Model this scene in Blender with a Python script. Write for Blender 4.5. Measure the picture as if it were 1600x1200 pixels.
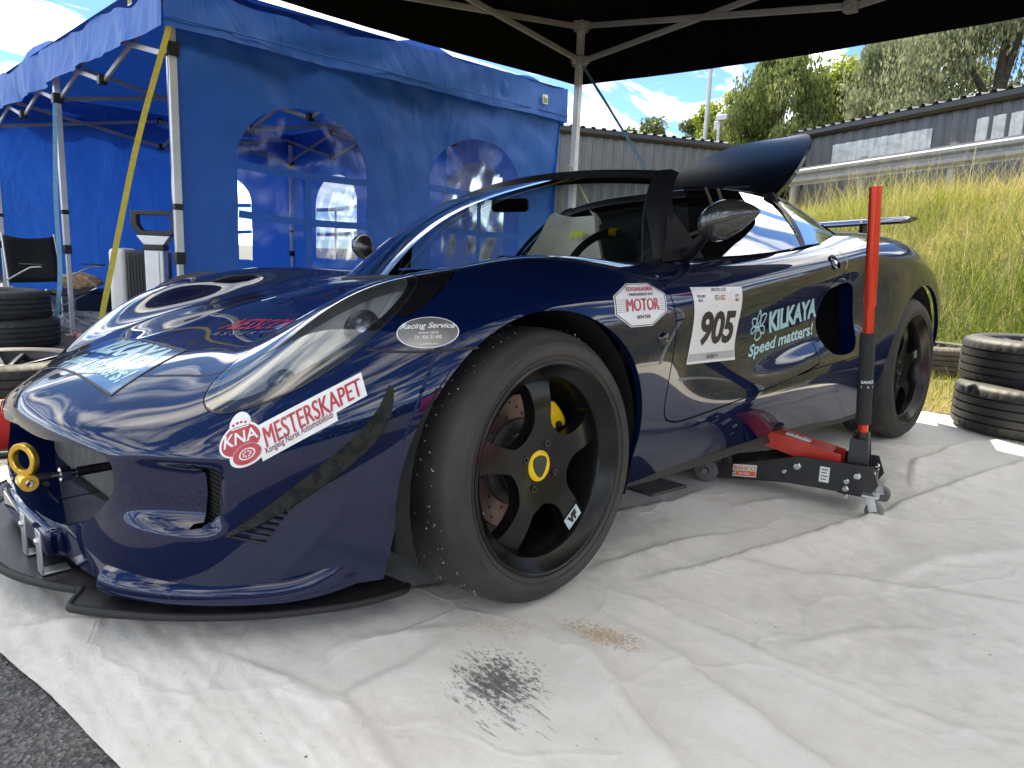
import bpy, bmesh, math, random
import numpy as np
from mathutils import Vector, Matrix, Euler
from mathutils.bvhtree import BVHTree

for o in list(bpy.data.objects):
    bpy.data.objects.remove(o, do_unlink=True)
scene = bpy.context.scene
COL = scene.collection
rad = math.radians

# ------------------------------------------------------------------ camera
cd = bpy.data.cameras.new('camera'); cam = bpy.data.objects.new('camera', cd); COL.objects.link(cam)
scene.camera = cam
cd.sensor_width = 36.0; cd.lens = 1128.6 / 1600 * 36.0; cd.clip_start = 0.02; cd.clip_end = 3000
def _cam(yaw, pitch, roll, pos):
    cy, sy, cp, sp = math.cos(yaw), math.sin(yaw), math.cos(pitch), math.sin(pitch)
    f = Vector((sy*cp, cy*cp, sp)); r = Vector((cy, -sy, 0)); u = r.cross(f)
    cr, sr = math.cos(roll), math.sin(roll)
    r2 = r*cr + u*sr; u2 = u*cr - r*sr
    m = Matrix((r2, u2, -f)).transposed().to_4x4(); m.translation = pos
    return m
cam.matrix_world = _cam(0.796069, -0.176612, 0.0393195, Vector((-1.08657, -1.76296, 0.724205)))

# ------------------------------------------------------------------ sky, sun, exposure
SUN_EL, SUN_AZ = rad(58), math.atan2(0.5, 0.85)     # azimuth of the direction TOWARDS the sun (x, y)
sdir = Vector((0.5, 0.85, 0)).normalized()*math.cos(SUN_EL); sdir.z = math.sin(SUN_EL)
w = bpy.data.worlds.new('World'); scene.world = w; w.use_nodes = True
nt = w.node_tree; nt.nodes.clear()
N = nt.nodes.new; L = nt.links.new
out = N('ShaderNodeOutputWorld'); bg = N('ShaderNodeBackground'); bg.inputs['Strength'].default_value = 0.06
sky = N('ShaderNodeTexSky'); sky.sky_type = 'NISHITA'; sky.sun_disc = False
sky.sun_elevation = SUN_EL; sky.sun_rotation = math.atan2(sdir.x, sdir.y)
sky.air_density = 1.0; sky.dust_density = 0.0; sky.ozone_density = 8.0; sky.altitude = 6000
tc = N('ShaderNodeTexCoord'); sep = N('ShaderNodeSeparateXYZ'); L(tc.outputs['Generated'], sep.inputs[0])
zz = N('ShaderNodeMath'); zz.operation = 'MAXIMUM'; L(sep.outputs['Z'], zz.inputs[0]); zz.inputs[1].default_value = 0.0
za = N('ShaderNodeMath'); za.operation = 'ADD'; L(zz.outputs[0], za.inputs[0]); za.inputs[1].default_value = 0.16
dx = N('ShaderNodeMath'); dx.operation = 'DIVIDE'; L(sep.outputs['X'], dx.inputs[0]); L(za.outputs[0], dx.inputs[1])
dy = N('ShaderNodeMath'); dy.operation = 'DIVIDE'; L(sep.outputs['Y'], dy.inputs[0]); L(za.outputs[0], dy.inputs[1])
cmb = N('ShaderNodeCombineXYZ'); L(dx.outputs[0], cmb.inputs[0]); L(dy.outputs[0], cmb.inputs[1])
mp = N('ShaderNodeMapping'); mp.inputs['Scale'].default_value = (0.75, 1.9, 1); mp.inputs['Rotation'].default_value = (0, 0, 0.5)
mp.inputs['Location'].default_value = (1.0, 9.0, 0)
L(cmb.outputs[0], mp.inputs[0])
no = N('ShaderNodeTexNoise'); no.inputs['Scale'].default_value = 1.5; no.inputs['Detail'].default_value = 9; no.inputs['Roughness'].default_value = 0.58
no.inputs['Distortion'].default_value = 0.7
L(mp.outputs[0], no.inputs['Vector'])
cr_ = N('ShaderNodeValToRGB'); cr_.color_ramp.elements[0].position = 0.455; cr_.color_ramp.elements[1].position = 0.82
L(no.outputs[0], cr_.inputs[0])
mx = N('ShaderNodeMix'); mx.data_type = 'RGBA'
L(cr_.outputs['Color'], mx.inputs['Factor'])
L(sky.outputs[0], mx.inputs['A']); mx.inputs['B'].default_value = (22.5, 21.6, 20.1, 1)
L(mx.outputs['Result'], bg.inputs['Color']); L(bg.outputs[0], out.inputs[0])

sl = bpy.data.lights.new('sun', 'SUN'); sl.energy = 2.0; sl.angle = rad(0.9); sl.color = (1.0, 0.94, 0.84)
so = bpy.data.objects.new('sun', sl); COL.objects.link(so)
so.rotation_euler = (-sdir).to_track_quat('-Z', 'Y').to_euler(); so.location = (6, 10, 20)

vs = scene.view_settings
vs.view_transform = 'Standard'; vs.look = 'None'; vs.exposure = 2.78; vs.gamma = 1.0; vs.use_curve_mapping = False
vs.use_white_balance = True; vs.white_balance_temperature = 7300; vs.white_balance_tint = 4
scene.render.engine = 'CYCLES'
scene.cycles.max_bounces = 7; scene.cycles.diffuse_bounces = 3; scene.cycles.glossy_bounces = 4; scene.cycles.transparent_max_bounces = 14
scene.cycles.use_denoising = True

# ------------------------------------------------------------------ helpers
def smooth_step(a, b, x):
    t = np.clip((x-a)/(b-a), 0, 1); return t*t*(3-2*t)

def tag(o, label=None, cat=None, group=None, kind=None):
    if label: o['label'] = label
    if cat: o['category'] = cat
    if group: o['group'] = group
    if kind: o['kind'] = kind
    return o

def empty(name, loc=(0, 0, 0), rz=0, label=None, cat=None, group=None):
    o = bpy.data.objects.new(name, None); COL.objects.link(o); o.location = loc; o.rotation_euler = (0, 0, rz)
    o.empty_display_size = 0.1
    return tag(o, label, cat, group)

def link_mesh(name, me, mat, parent=None, smooth=None):
    if smooth is not None:
        me.shade_smooth() if smooth else me.shade_flat()
        if smooth and smooth is not True: me.set_sharp_from_angle(angle=rad(smooth))
    if mat is not None and not me.materials: me.materials.append(mat)
    o = bpy.data.objects.new(name, me); COL.objects.link(o); o.parent = parent
    return o

def pymesh(name, V, F, mat, parent=None, smooth=None):
    me = bpy.data.meshes.new(name); me.from_pydata([tuple(v) for v in V], [], [tuple(f) for f in F]); me.update()
    return link_mesh(name, me, mat, parent, smooth)

class MB:
    """collects simple shapes; build() links them as one mesh object"""
    def __init__(s): s.V = []; s.F = []
    def add(s, V, F):
        n = len(s.V); s.V += [Vector(v) for v in V]; s.F += [tuple(i+n for i in f) for f in F]; return s
    def box(s, c, size, rot=None, taper=1.0):
        hx, hy, hz = size[0]/2, size[1]/2, size[2]/2; V = []
        for z in (-1, 1):
            k = taper if z > 0 else 1.0
            for x, y in ((-1, -1), (1, -1), (1, 1), (-1, 1)): V.append(Vector((x*hx*k, y*hy*k, z*hz)))
        if rot is not None: V = [rot @ v for v in V]
        c = Vector(c)
        return s.add([v+c for v in V], [(0, 3, 2, 1), (4, 5, 6, 7), (0, 1, 5, 4), (1, 2, 6, 5), (2, 3, 7, 6), (3, 0, 4, 7)])
    def bar(s, a, b, w_, h_, up=(0, 0, 1)):
        a, b = Vector(a), Vector(b); d = b-a; l = d.length; d.normalize(); up = Vector(up)
        if abs(d.dot(up)) > .98: up = Vector((0, 1, 0))
        x = d.cross(up).normalized(); y = x.cross(d)
        m = Matrix((x, d, y)).transposed()
        return s.box((a+b)/2, (w_, l, h_), m)
    def tube(s, pts, r, n=10, cap=True):
        pts = [Vector(p) for p in pts]; k = len(pts); rs = r if hasattr(r, '__len__') else [r]*k
        base = len(s.V); prev = None
        for i, p in enumerate(pts):
            d = (pts[min(i+1, k-1)]-pts[max(i-1, 0)]).normalized()
            if prev is None:
                u = Vector((0, 0, 1)) if abs(d.z) < .9 else Vector((1, 0, 0)); x = d.cross(u).normalized()
            else: x = (prev - d*prev.dot(d)).normalized()
            prev = x; y = d.cross(x)
            for j in range(n):
                a = 2*math.pi*j/n; s.V.append(p+(x*math.cos(a)+y*math.sin(a))*rs[i])
        for i in range(k-1):
            for j in range(n):
                a, b = base+i*n+j, base+i*n+(j+1) % n; s.F.append((a, b, b+n, a+n))
        if cap:
            s.F.append(tuple(base+j for j in reversed(range(n)))); s.F.append(tuple(base+(k-1)*n+j for j in range(n)))
        return s
    def lathe(s, prof, n=48, m=None, closed=False, fr=None):
        """prof: (r, h) pairs; axis local Z"""
        base = len(s.V); k = len(prof)
        for i, (r, h) in enumerate(prof):
            for j in range(n):
                a = 2*math.pi*j/n; rr = r if fr is None else fr(i, j, r)
                v = Vector((rr*math.cos(a), rr*math.sin(a), h)); s.V.append(m @ v if m else v)
        for i in range(k-1 if not closed else k):
            for j in range(n):
                a = base+i*n+j; b = base+i*n+(j+1) % n; c = base+((i+1) % k)*n+(j+1) % n; d = base+((i+1) % k)*n+j
                s.F.append((a, b, c, d))
        return s
    def disc(s, r, h, n=32, m=None, flip=False):
        base = len(s.V)
        for j in range(n):
            a = 2*math.pi*j/n; v = Vector((r*math.cos(a), r*math.sin(a), h)); s.V.append(m @ v if m else v)
        s.F.append(tuple(base+j for j in (reversed(range(n)) if flip else range(n)))); return s
    def prism(s, poly, h0, h1, m=None):
        """2D outline (ccw) extruded between two heights"""
        n = len(poly); V = [Vector((x, y, h0)) for x, y in poly]+[Vector((x, y, h1)) for x, y in poly]
        if m: V = [m @ v for v in V]
        return s.add(V, [tuple(reversed(range(n))), tuple(range(n, 2*n))]+[(i, (i+1) % n, n+(i+1) % n, n+i) for i in range(n)])
    def build(s, name, mat, parent=None, smooth=30, bevel=0, seg=2, loc=None):
        o = pymesh(name, s.V, s.F, mat, parent, smooth)
        if bevel:
            md = o.modifiers.new('bevel', 'BEVEL'); md.width = bevel; md.segments = seg; md.limit_method = 'ANGLE'; md.angle_limit = rad(35)
            md.harden_normals = False
        if loc is not None: o.location = loc
        return o

def copy_tree(o, parent=None):
    c = o.copy(); COL.objects.link(c); c.parent = parent
    for ch in list(o.children): copy_tree(ch, c)
    return c

def catmull(P, n=8, closed=False):
    P = [np.array(p, float) for p in P]; k = len(P); out_ = []
    g = (lambda i: P[i % k]) if closed else (lambda i: P[i] if 0 <= i < k else (2*P[0]-P[1] if i < 0 else 2*P[-1]-P[-2]))
    for i in range(k if closed else k-1):
        a, b, c, d = g(i-1), g(i), g(i+1), g(i+2)
        for t in np.arange(n)/n:
            out_.append(.5*((2*b)+(c-a)*t+(2*a-5*b+4*c-d)*t*t+(3*b-a-3*c+d)*t**3))
    if not closed: out_.append(P[-1])
    return np.array(out_)

def poly_sdf(poly):
    """signed distance (inside positive) to a closed 2D polygon, vectorised"""
    A = np.array(poly, float); B = np.roll(A, -1, 0)
    def f(x, y):
        x = np.atleast_1d(np.asarray(x, float)); y = np.atleast_1d(np.asarray(y, float))
        d = np.full(x.shape, 1e9); ins = np.zeros(x.shape, bool)
        for (ax, ay), (bx, by) in zip(A, B):
            ex, ey = bx-ax, by-ay; wx, wy = x-ax, y-ay
            t = np.clip((wx*ex+wy*ey)/(ex*ex+ey*ey+1e-15), 0, 1)
            d = np.minimum(d, np.hypot(wx-ex*t, wy-ey*t))
            c = ((ay > y) != (by > y)) & (x < ex*(y-ay)/((by-ay) if abs(by-ay) > 1e-12 else 1e-12)+ax)
            ins ^= c
        return np.where(ins, d, -d)
    return f

# ------------------------------------------------------------------ cutting surfaces along curves
def cut(bm, fn):
    """split the mesh along fn = 0; fn takes arrays x, w, z"""
    bm.verts.ensure_lookup_table(); vs_ = list(bm.verts)
    co = np.array([v.co for v in vs_]); val = np.asarray(fn(co[:, 0], -co[:, 1], co[:, 2]), float).copy()
    val[np.abs(val) < 1e-6] = 1e-6
    d = {v: val[i] for i, v in enumerate(vs_)}; new = set()
    for e in [e for e in bm.edges if d[e.verts[0]]*d[e.verts[1]] < 0]:
        a, b = e.verts; t = d[a]/(d[a]-d[b]); _, nv = bmesh.utils.edge_split(e, a, min(max(t, .02), .98)); new.add(nv)
    for f in {f for v in new for f in v.link_faces}:
        zs = [v for v in f.verts if v in new]
        if len(zs) == 2:
            try: bmesh.utils.face_split(f, zs[0], zs[1])
            except ValueError: pass
        elif len(zs) == 4:
            try:
                f2, _ = bmesh.utils.face_split(f, zs[0], zs[1])
            except ValueError: pass
def face_vals(bm, fn):
    fs = list(bm.faces); c = np.array([f.calc_center_median() for f in fs])
    return fs, np.asarray(fn(c[:, 0], -c[:, 1], c[:, 2]))
def drop(bm, fn, inside=True):
    fs, v = face_vals(bm, fn)
    bmesh.ops.delete(bm, geom=[f for f, q in zip(fs, v) if (q > 0) == inside], context='FACES')
def carve(bm, fn, inside=True):
    cut(bm, fn); drop(bm, fn, inside)

def bm_obj(name, bm, m, parent, smooth=40):
    me = bpy.data.meshes.new(name); bm.to_mesh(me); bm.free()
    return link_mesh(name, me, m, parent, smooth)

# ------------------------------------------------------------------ materials
def mat(name, col=(.5, .5, .5), rough=.5, metal=0.0, **kw):
    m = bpy.data.materials.new(name); m.use_nodes = True
    b = m.node_tree.nodes['Principled BSDF']
    b.inputs['Base Color'].default_value = (*col, 1); b.inputs['Roughness'].default_value = rough; b.inputs['Metallic'].default_value = metal
    for k, v in kw.items(): b.inputs[k.replace('_', ' ')].default_value = v
    return m
def nodes(m): return m.node_tree.nodes, m.node_tree.links, m.node_tree.nodes['Principled BSDF']
def noise(m, scale, detail=4, rough=.55, dist=0, coord='Object', vscale=None):
    n, l, b = nodes(m); t = n.new('ShaderNodeTexCoord'); x = n.new('ShaderNodeTexNoise')
    x.inputs['Scale'].default_value = scale; x.inputs['Detail'].default_value = detail; x.inputs['Roughness'].default_value = rough; x.inputs['Distortion'].default_value = dist
    if vscale:
        mp_ = n.new('ShaderNodeMapping'); mp_.inputs['Scale'].default_value = vscale; l.new(t.outputs[coord], mp_.inputs[0]); l.new(mp_.outputs[0], x.inputs['Vector'])
    else: l.new(t.outputs[coord], x.inputs['Vector'])
    return x
def ramp(m, src, stops):
    n, l, b = nodes(m); r = n.new('ShaderNodeValToRGB'); e = r.color_ramp.elements
    while len(e) < len(stops): e.new(.5)
    for k, (p, c) in enumerate(stops): e[k].position = p; e[k].color = (*c, 1) if len(c) == 3 else c
    l.new(src, r.inputs[0]); return r
def mixc(m, fac, a, b_, blend='MIX'):
    n, l, b = nodes(m); x = n.new('ShaderNodeMix'); x.data_type = 'RGBA'; x.blend_type = blend
    for s, v in (('Factor', fac), ('A', a), ('B', b_)):
        if hasattr(v, 'is_output'): l.new(v, x.inputs[s])
        elif s == 'Factor': x.inputs[s].default_value = v
        else: x.inputs[s].default_value = (*v, 1)
    return x.outputs['Result']
def bump(m, src, strength=.3, dist=.01, prev=None):
    n, l, b = nodes(m); x = n.new('ShaderNodeBump'); x.inputs['Strength'].default_value = strength; x.inputs['Distance'].default_value = dist
    l.new(src, x.inputs['Height'])
    if prev is not None: l.new(prev, x.inputs['Normal'])
    l.new(x.outputs[0], b.inputs['Normal']); return x.outputs[0]
def setc(m, src, inp='Base Color'):
    n, l, b = nodes(m); l.new(src, b.inputs[inp])

def noisy(name, c1, c2, scale, rough=.6, metal=0, bs=0, bd=.005, detail=5, **kw):
    m = mat(name, c1, rough, metal, **kw); x = noise(m, scale, detail)
    r = ramp(m, x.outputs[0], [(.35, c1), (.68, c2)]); setc(m, r.outputs[0])
    if bs: bump(m, x.outputs[0], bs, bd)
    return m
M = {}
# ================================================================== the setting
def sines(x, y, seed, f0, n=10, gain=.75, lac=1.45, aniso=None):
    """cheap smooth noise, roughly in -1..1"""
    r = random.Random(seed); s = np.zeros_like(x, dtype=float); a, f, tot = 1.0, f0, 0.0
    for k in range(n):
        th = r.uniform(0, math.pi) if aniso is None else aniso+r.gauss(0, .35); ph = r.uniform(0, 6.28)
        s = s+a*np.sin(f*(x*math.cos(th)+y*math.sin(th))+ph+.6*np.sin(f*.6*(x*math.sin(th)-y*math.cos(th))+ph*2)); tot += a; a *= gain; f *= lac
    return s/tot*1.8
def grid_mesh(name, V, r, c, m, parent=None, smooth=True):
    return pymesh(name, V, grid_faces(r, c), m, parent, smooth)
def grid_faces(r, c): return [(i*c+j, i*c+j+1, (i+1)*c+j+1, (i+1)*c+j) for i in range(r-1) for j in range(c-1)]

# asphalt yard
M['asphalt'] = mat('asphalt', (.08, .08, .08), .9)
_a = noise(M['asphalt'], 260, 3, .7); _b = noise(M['asphalt'], 3, 5, .6)
_v = nodes(M['asphalt'])[0].new('ShaderNodeTexVoronoi'); _v.inputs['Scale'].default_value = 170
_t = nodes(M['asphalt'])[0].new('ShaderNodeTexCoord'); nodes(M['asphalt'])[1].new(_t.outputs['Object'], _v.inputs['Vector'])
_r1 = ramp(M['asphalt'], _v.outputs['Color'], [(.0, (.045, .044, .043)), (.55, (.12, .118, .115)), (1.0, (.27, .265, .255))])
_r2 = ramp(M['asphalt'], _b.outputs[0], [(.3, (.72, .71, .69)), (.7, (1.1, 1.09, 1.07))])
setc(M['asphalt'], mixc(M['asphalt'], 1.0, _r1.outputs[0], _r2.outputs[0], 'MULTIPLY'))
bump(M['asphalt'], _v.outputs['Distance'], .5, .006)
tag(pymesh('ground', [(-900, -900, 0), (900, -900, 0), (900, 900, 0), (-900, 900, 0)], [(0, 1, 2, 3)], M['asphalt']), kind='structure')

# pale ground sheet with folds, pressed flat under the wheels
TX = np.concatenate([np.arange(-1.02, .9, .0115), np.arange(.9, 3.06, .02)]); TY = np.concatenate([np.arange(-3.4, -1.8, .05), np.arange(-1.8, .0, .0115), np.arange(0, .92, .03)])
gx, gy = np.meshgrid(TX, TY, indexing='ij')
h = np.zeros_like(gx)
def seg_dist(px, py, pts):
    d = np.full(px.shape, 9.0); s = np.zeros(px.shape); tt = np.zeros(px.shape); n = len(pts)-1
    for i, ((ax, ay), (bx, by)) in enumerate(zip(pts[:-1], pts[1:])):
        ex, ey = bx-ax, by-ay; t = np.clip(((px-ax)*ex+(py-ay)*ey)/(ex*ex+ey*ey), 0, 1); dd = np.hypot(px-ax-ex*t, py-ay-ey*t)
        k = dd < d; d = np.where(k, dd, d); s = np.where(k, np.sign(ex*(py-ay)-ey*(px-ax)), s); tt = np.where(k, (i+t)/n, tt)
    return d, s, tt
for pts, a, w1, w2 in [
    ([(.22,-.80),(.293,-.816),(.484,-.849),(.621,-.891)], .013, .02, .07), ([(.30,-.93),(.384,-.963),(.666,-1.039),(1.033,-1.099),(1.93,-1.228),(2.4,-1.3)], .017, .022, .085),
    ([(-.07,-.93),(-.104,-1.026),(-.177,-1.165),(-.239,-1.289),(-.3,-1.45)], .014, .028, .075), ([(.03,-1.03),(.012,-1.115),(-.042,-1.286),(-.088,-1.428),(-.12,-1.6)], .014, .03, .08),
    ([(.18,-.86),(.155,-.975),(.141,-1.229),(.162,-1.469),(.19,-1.643),(.2,-1.9)], .006, .008, .022), ([(-.95,-.26),(-.868,-.294),(-.688,-.394),(-.459,-.496),(-.085,-.649)], .012, .02, .10),
    ([(-.78,-.95),(-.658,-.907),(-.481,-.846),(-.373,-.842),(-.28,-.82)], .011, .03, .085), ([(.152,-1.224),(.27,-1.29),(.39,-1.339),(.6,-1.5)], .005, .008, .02),
    ([(.50,-.60),(.625,-.631),(.78,-.66),(.936,-.66)], .010, .02, .05), ([(.473,-1.015),(.541,-1.142),(.665,-1.314),(.8,-1.6)], .008, .02, .06), ([(.9,-.80),(1.05,-.86),(1.2,-.99)], .007, .015, .04),
    ([(-.50,-.72),(-.40,-.70),(-.30,-.74),(-.2,-.8)], .005, .01, .04), ([(1.5,-1.1),(1.9,-1.0),(2.5,-1.05)], .008, .02, .06), ([(1.2,-1.5),(.9,-1.35),(.7,-1.3)], .007, .015, .05),
    ([(-.62,-.60),(-.55,-.72),(-.52,-.88),(-.55,-1.1)], .005, .012, .05), ([(2.0,-.7),(2.3,-1.02),(2.8,-1.2)], .008, .02, .06)]:
    d, s, t = seg_dist(gx, gy, pts); d = d+.012*np.abs(sines(gx, gy, 7, 14, 4))
    h += 1.25*a*np.where(s > 0, np.exp(-(d/(w1*.6))**2), np.exp(-(d/w2)**1.4))*np.sin(np.pi*np.clip(t*.94+.03, 0, 1))**.5
h += .0026*np.clip(sines(gx, gy, 3, 9, 9), -1, 1)+.0016*sines(gx, gy, 5, 30, 8, .8)+.0009*np.abs(sines(gx, gy, 9, 70, 6, .85))
flat = np.ones_like(h)
for (cx, cy, rr) in ((0, -.73, .16), (2.3, -.73, .18), (2.95, -1.16, .34), (1.2, -1.0, .12)): flat *= smooth_step(.4, 1.5, np.hypot(gx-cx, gy-cy)/rr)
h = .005+np.clip(h+.004, 0, None)*flat
edge_y = .90+.02*np.sin(gx*5)+.0*gx; edge_x = -.877-.143*(gy+.342)+.006*np.sin(gy*9); V = np.stack([np.where(gx < -.55, -.55+(gx+.55)*(edge_x+.55)/(-1.02+.55), gx), np.where(gy > .85, edge_y, gy), h], -1).reshape(-1, 3)
M['sheet'] = mat('groundsheet_grey_white', (.66, .65, .62), .62)
def _sheet(m):
    n, l, b = nodes(m)
    big = noise(m, 1.6, 6, .6); fine = noise(m, 95, 4, .7); weave = noise(m, 420, 2, .6); mid = noise(m, 11, 6, .7, .8)
    c0 = ramp(m, big.outputs[0], [(.3, (.72, .69, .635)), (.55, (.82, .79, .735)), (.75, (.78, .76, .72))])
    c1 = ramp(m, mid.outputs[0], [(.35, (.92, .91, .90)), (.6, (1, 1, 1))])
    c = mixc(m, .8, c0.outputs[0], c1.outputs[0], 'MULTIPLY')
    t = n.new('ShaderNodeTexCoord')
    def spot(cx, cy, sx, sy, rot):
        mp_ = n.new('ShaderNodeMapping'); mp_.vector_type = 'TEXTURE'; mp_.inputs['Location'].default_value = (cx, cy, 0); mp_.inputs['Rotation'].default_value = (0, 0, rot); mp_.inputs['Scale'].default_value = (sx, sy, 1000)
        l.new(t.outputs['Object'], mp_.inputs[0]); g_ = n.new('ShaderNodeTexGradient'); g_.gradient_type = 'SPHERICAL'; l.new(mp_.outputs[0], g_.inputs[0]); return g_.outputs[0], mp_
    def stain(c, cx, cy, sx, sy, rot, col, nsc, lo, hi, amt, vs=(1, 1, 1)):
        g_, _ = spot(cx, cy, sx, sy, rot)
        x = n.new('ShaderNodeTexNoise'); x.inputs['Scale'].default_value = nsc; x.inputs['Detail'].default_value = 8; x.inputs['Roughness'].default_value = .72
        mq = n.new('ShaderNodeMapping'); mq.inputs['Rotation'].default_value = (0, 0, -rot); mq.inputs['Scale'].default_value = vs; l.new(t.outputs['Object'], mq.inputs[0]); l.new(mq.outputs[0], x.inputs['Vector'])
        k = n.new('ShaderNodeMath'); k.operation = 'MULTIPLY_ADD'; l.new(g_, k.inputs[0]); k.inputs[1].default_value = .22; l.new(x.outputs[0], k.inputs[2])
        rr = ramp(m, k.outputs[0], [(lo, (0, 0, 0)), (hi, (amt, amt, amt))])
        gm = n.new('ShaderNodeMath'); gm.operation = 'MULTIPLY'; rg = ramp(m, g_, [(.0, (0, 0, 0)), (.25, (1, 1, 1))]); l.new(rg.outputs[0], gm.inputs[0]); l.new(rr.outputs[0], gm.inputs[1])
        return mixc(m, gm.outputs[0], c, col)
    c = stain(c, -.285, -.975, .125, .10, .9, (.07, .068, .066), 130, .60, .66, .8, (1.0, .55, 1))
    c = stain(c, -.31, -1.0, .19, .13, 1.1, (.10, .10, .098), 120, .66, .71, .7, (1, .16, 1))
    c = stain(c, -.035, -1.0, .055, .125, .1, (.46, .29, .14), 190, .57, .66, .7, (1, .5, 1))
    c = stain(c, -.150, -.845, .07, .11, .7, (.52, .40, .28), 120, .56, .74, .5)
    c = stain(c, -.52, -.98, .16, .16, 0, (.55, .45, .37), 60, .56, .82, .3)
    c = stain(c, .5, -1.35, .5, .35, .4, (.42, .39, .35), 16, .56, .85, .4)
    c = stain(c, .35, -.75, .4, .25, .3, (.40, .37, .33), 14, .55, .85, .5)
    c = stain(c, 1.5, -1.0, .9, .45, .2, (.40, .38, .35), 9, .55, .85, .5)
    sp = n.new('ShaderNodeTexVoronoi'); sp.inputs['Scale'].default_value = 34; sp.inputs['Randomness'].default_value = 1.0; l.new(t.outputs['Object'], sp.inputs['Vector'])
    nz = noise(m, 5, 4); k = n.new('ShaderNodeMath'); k.operation = 'MULTIPLY_ADD'; l.new(nz.outputs[0], k.inputs[0]); k.inputs[1].default_value = .42; l.new(sp.outputs['Distance'], k.inputs[2])
    rs = ramp(m, k.outputs[0], [(.215, (.8, .8, .8)), (.24, (0, 0, 0))]); c = mixc(m, rs.outputs[0], c, (.09, .085, .075))
    setc(m, c)
    vc = n.new('ShaderNodeTexVoronoi'); vc.feature = 'DISTANCE_TO_EDGE'; vc.inputs['Scale'].default_value = 2.6
    dn = noise(m, 3.0, 3, .5); mv = n.new('ShaderNodeVectorMath'); mv.operation = 'MULTIPLY_ADD'; l.new(dn.outputs['Color'], mv.inputs[0]); mv.inputs[1].default_value = (.35, .35, 0); l.new(t.outputs['Object'], mv.inputs[2]); l.new(mv.outputs[0], vc.inputs['Vector'])
    cr0 = ramp(m, vc.outputs['Distance'], [(.0, (1, 1, 1)), (.035, (.15, .15, .15)), (.12, (0, 0, 0))])
    vd = n.new('ShaderNodeTexVoronoi'); vd.feature = 'DISTANCE_TO_EDGE'; vd.inputs['Scale'].default_value = 9; l.new(mv.outputs[0], vd.inputs['Vector']); cr1 = ramp(m, vd.outputs['Distance'], [(.0, (1, 1, 1)), (.05, (0, 0, 0))])
    b00 = bump(m, cr0.outputs[0], .22, .006); b0 = bump(m, cr1.outputs[0], .07, .003, b00)
    b1 = bump(m, mid.outputs[0], .3, .006, b0); b2 = bump(m, fine.outputs[0], .25, .0025, b1); bump(m, weave.outputs[0], .2, .0008, b2)
_sheet(M['sheet'])
sh = grid_mesh('ground_sheet', V, len(TX), len(TY), M['sheet'])
for p in []: pass
tag(sh, 'creased pale grey ground sheet spread under the blue sports car', 'ground sheet')

# ------------------------------------------------------------------ bank with tall grass
NB = Vector((.83, -.56)); DB = Vector((.56, .83))
def bank_h(s, t):
    return 1.5*smooth_step(4.2, 6.9, s)+.05*sines(s, t, 21, 1.3, 6)*smooth_step(4.0, 4.8, s)*(1-.6*smooth_step(8, 12, s))+.006
ss = np.concatenate([np.linspace(1.9, 8, 60), np.linspace(8.3, 70, 16)]); tt_ = np.concatenate([np.linspace(-60, -9, 12), np.linspace(-8, 14, 100), np.linspace(15, 70, 14)])
S_, T_ = np.meshgrid(ss, tt_, indexing='ij')
# the near edge of the grass follows the sheet (x about 3.0)
near = 3.02+.05*np.sin(T_*3)
Xb = S_*NB.x+T_*DB.x; Yb = S_*NB.y+T_*DB.y
Zb = bank_h(S_, T_)
k = smooth_step(2.0, 2.6, Xb); Zb = np.where(Xb < 3.1, -.03, Zb)
M['soil_grass'] = mat('dry_grass_ground', (.2, .17, .08), .95)
_n1 = noise(M['soil_grass'], 2.2, 7, .7); _n2 = noise(M['soil_grass'], 45, 5, .8)
_r = ramp(M['soil_grass'], _n1.outputs[0], [(.3, (.10, .11, .035)), (.5, (.24, .20, .075)), (.68, (.34, .26, .12))]); _q = ramp(M['soil_grass'], _n2.outputs[0], [(.3, (.45, .45, .45)), (.7, (1.1, 1.1, 1.1))])
setc(M['soil_grass'], mixc(M['soil_grass'], 1, _r.outputs[0], _q.outputs[0], 'MULTIPLY')); bump(M['soil_grass'], _n2.outputs[0], .8, .03)
bank = grid_mesh('grass_bank', np.stack([Xb, Yb, Zb], -1).reshape(-1, 3), len(ss), len(tt_), M['soil_grass']); tag(bank, kind='structure')

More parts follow.
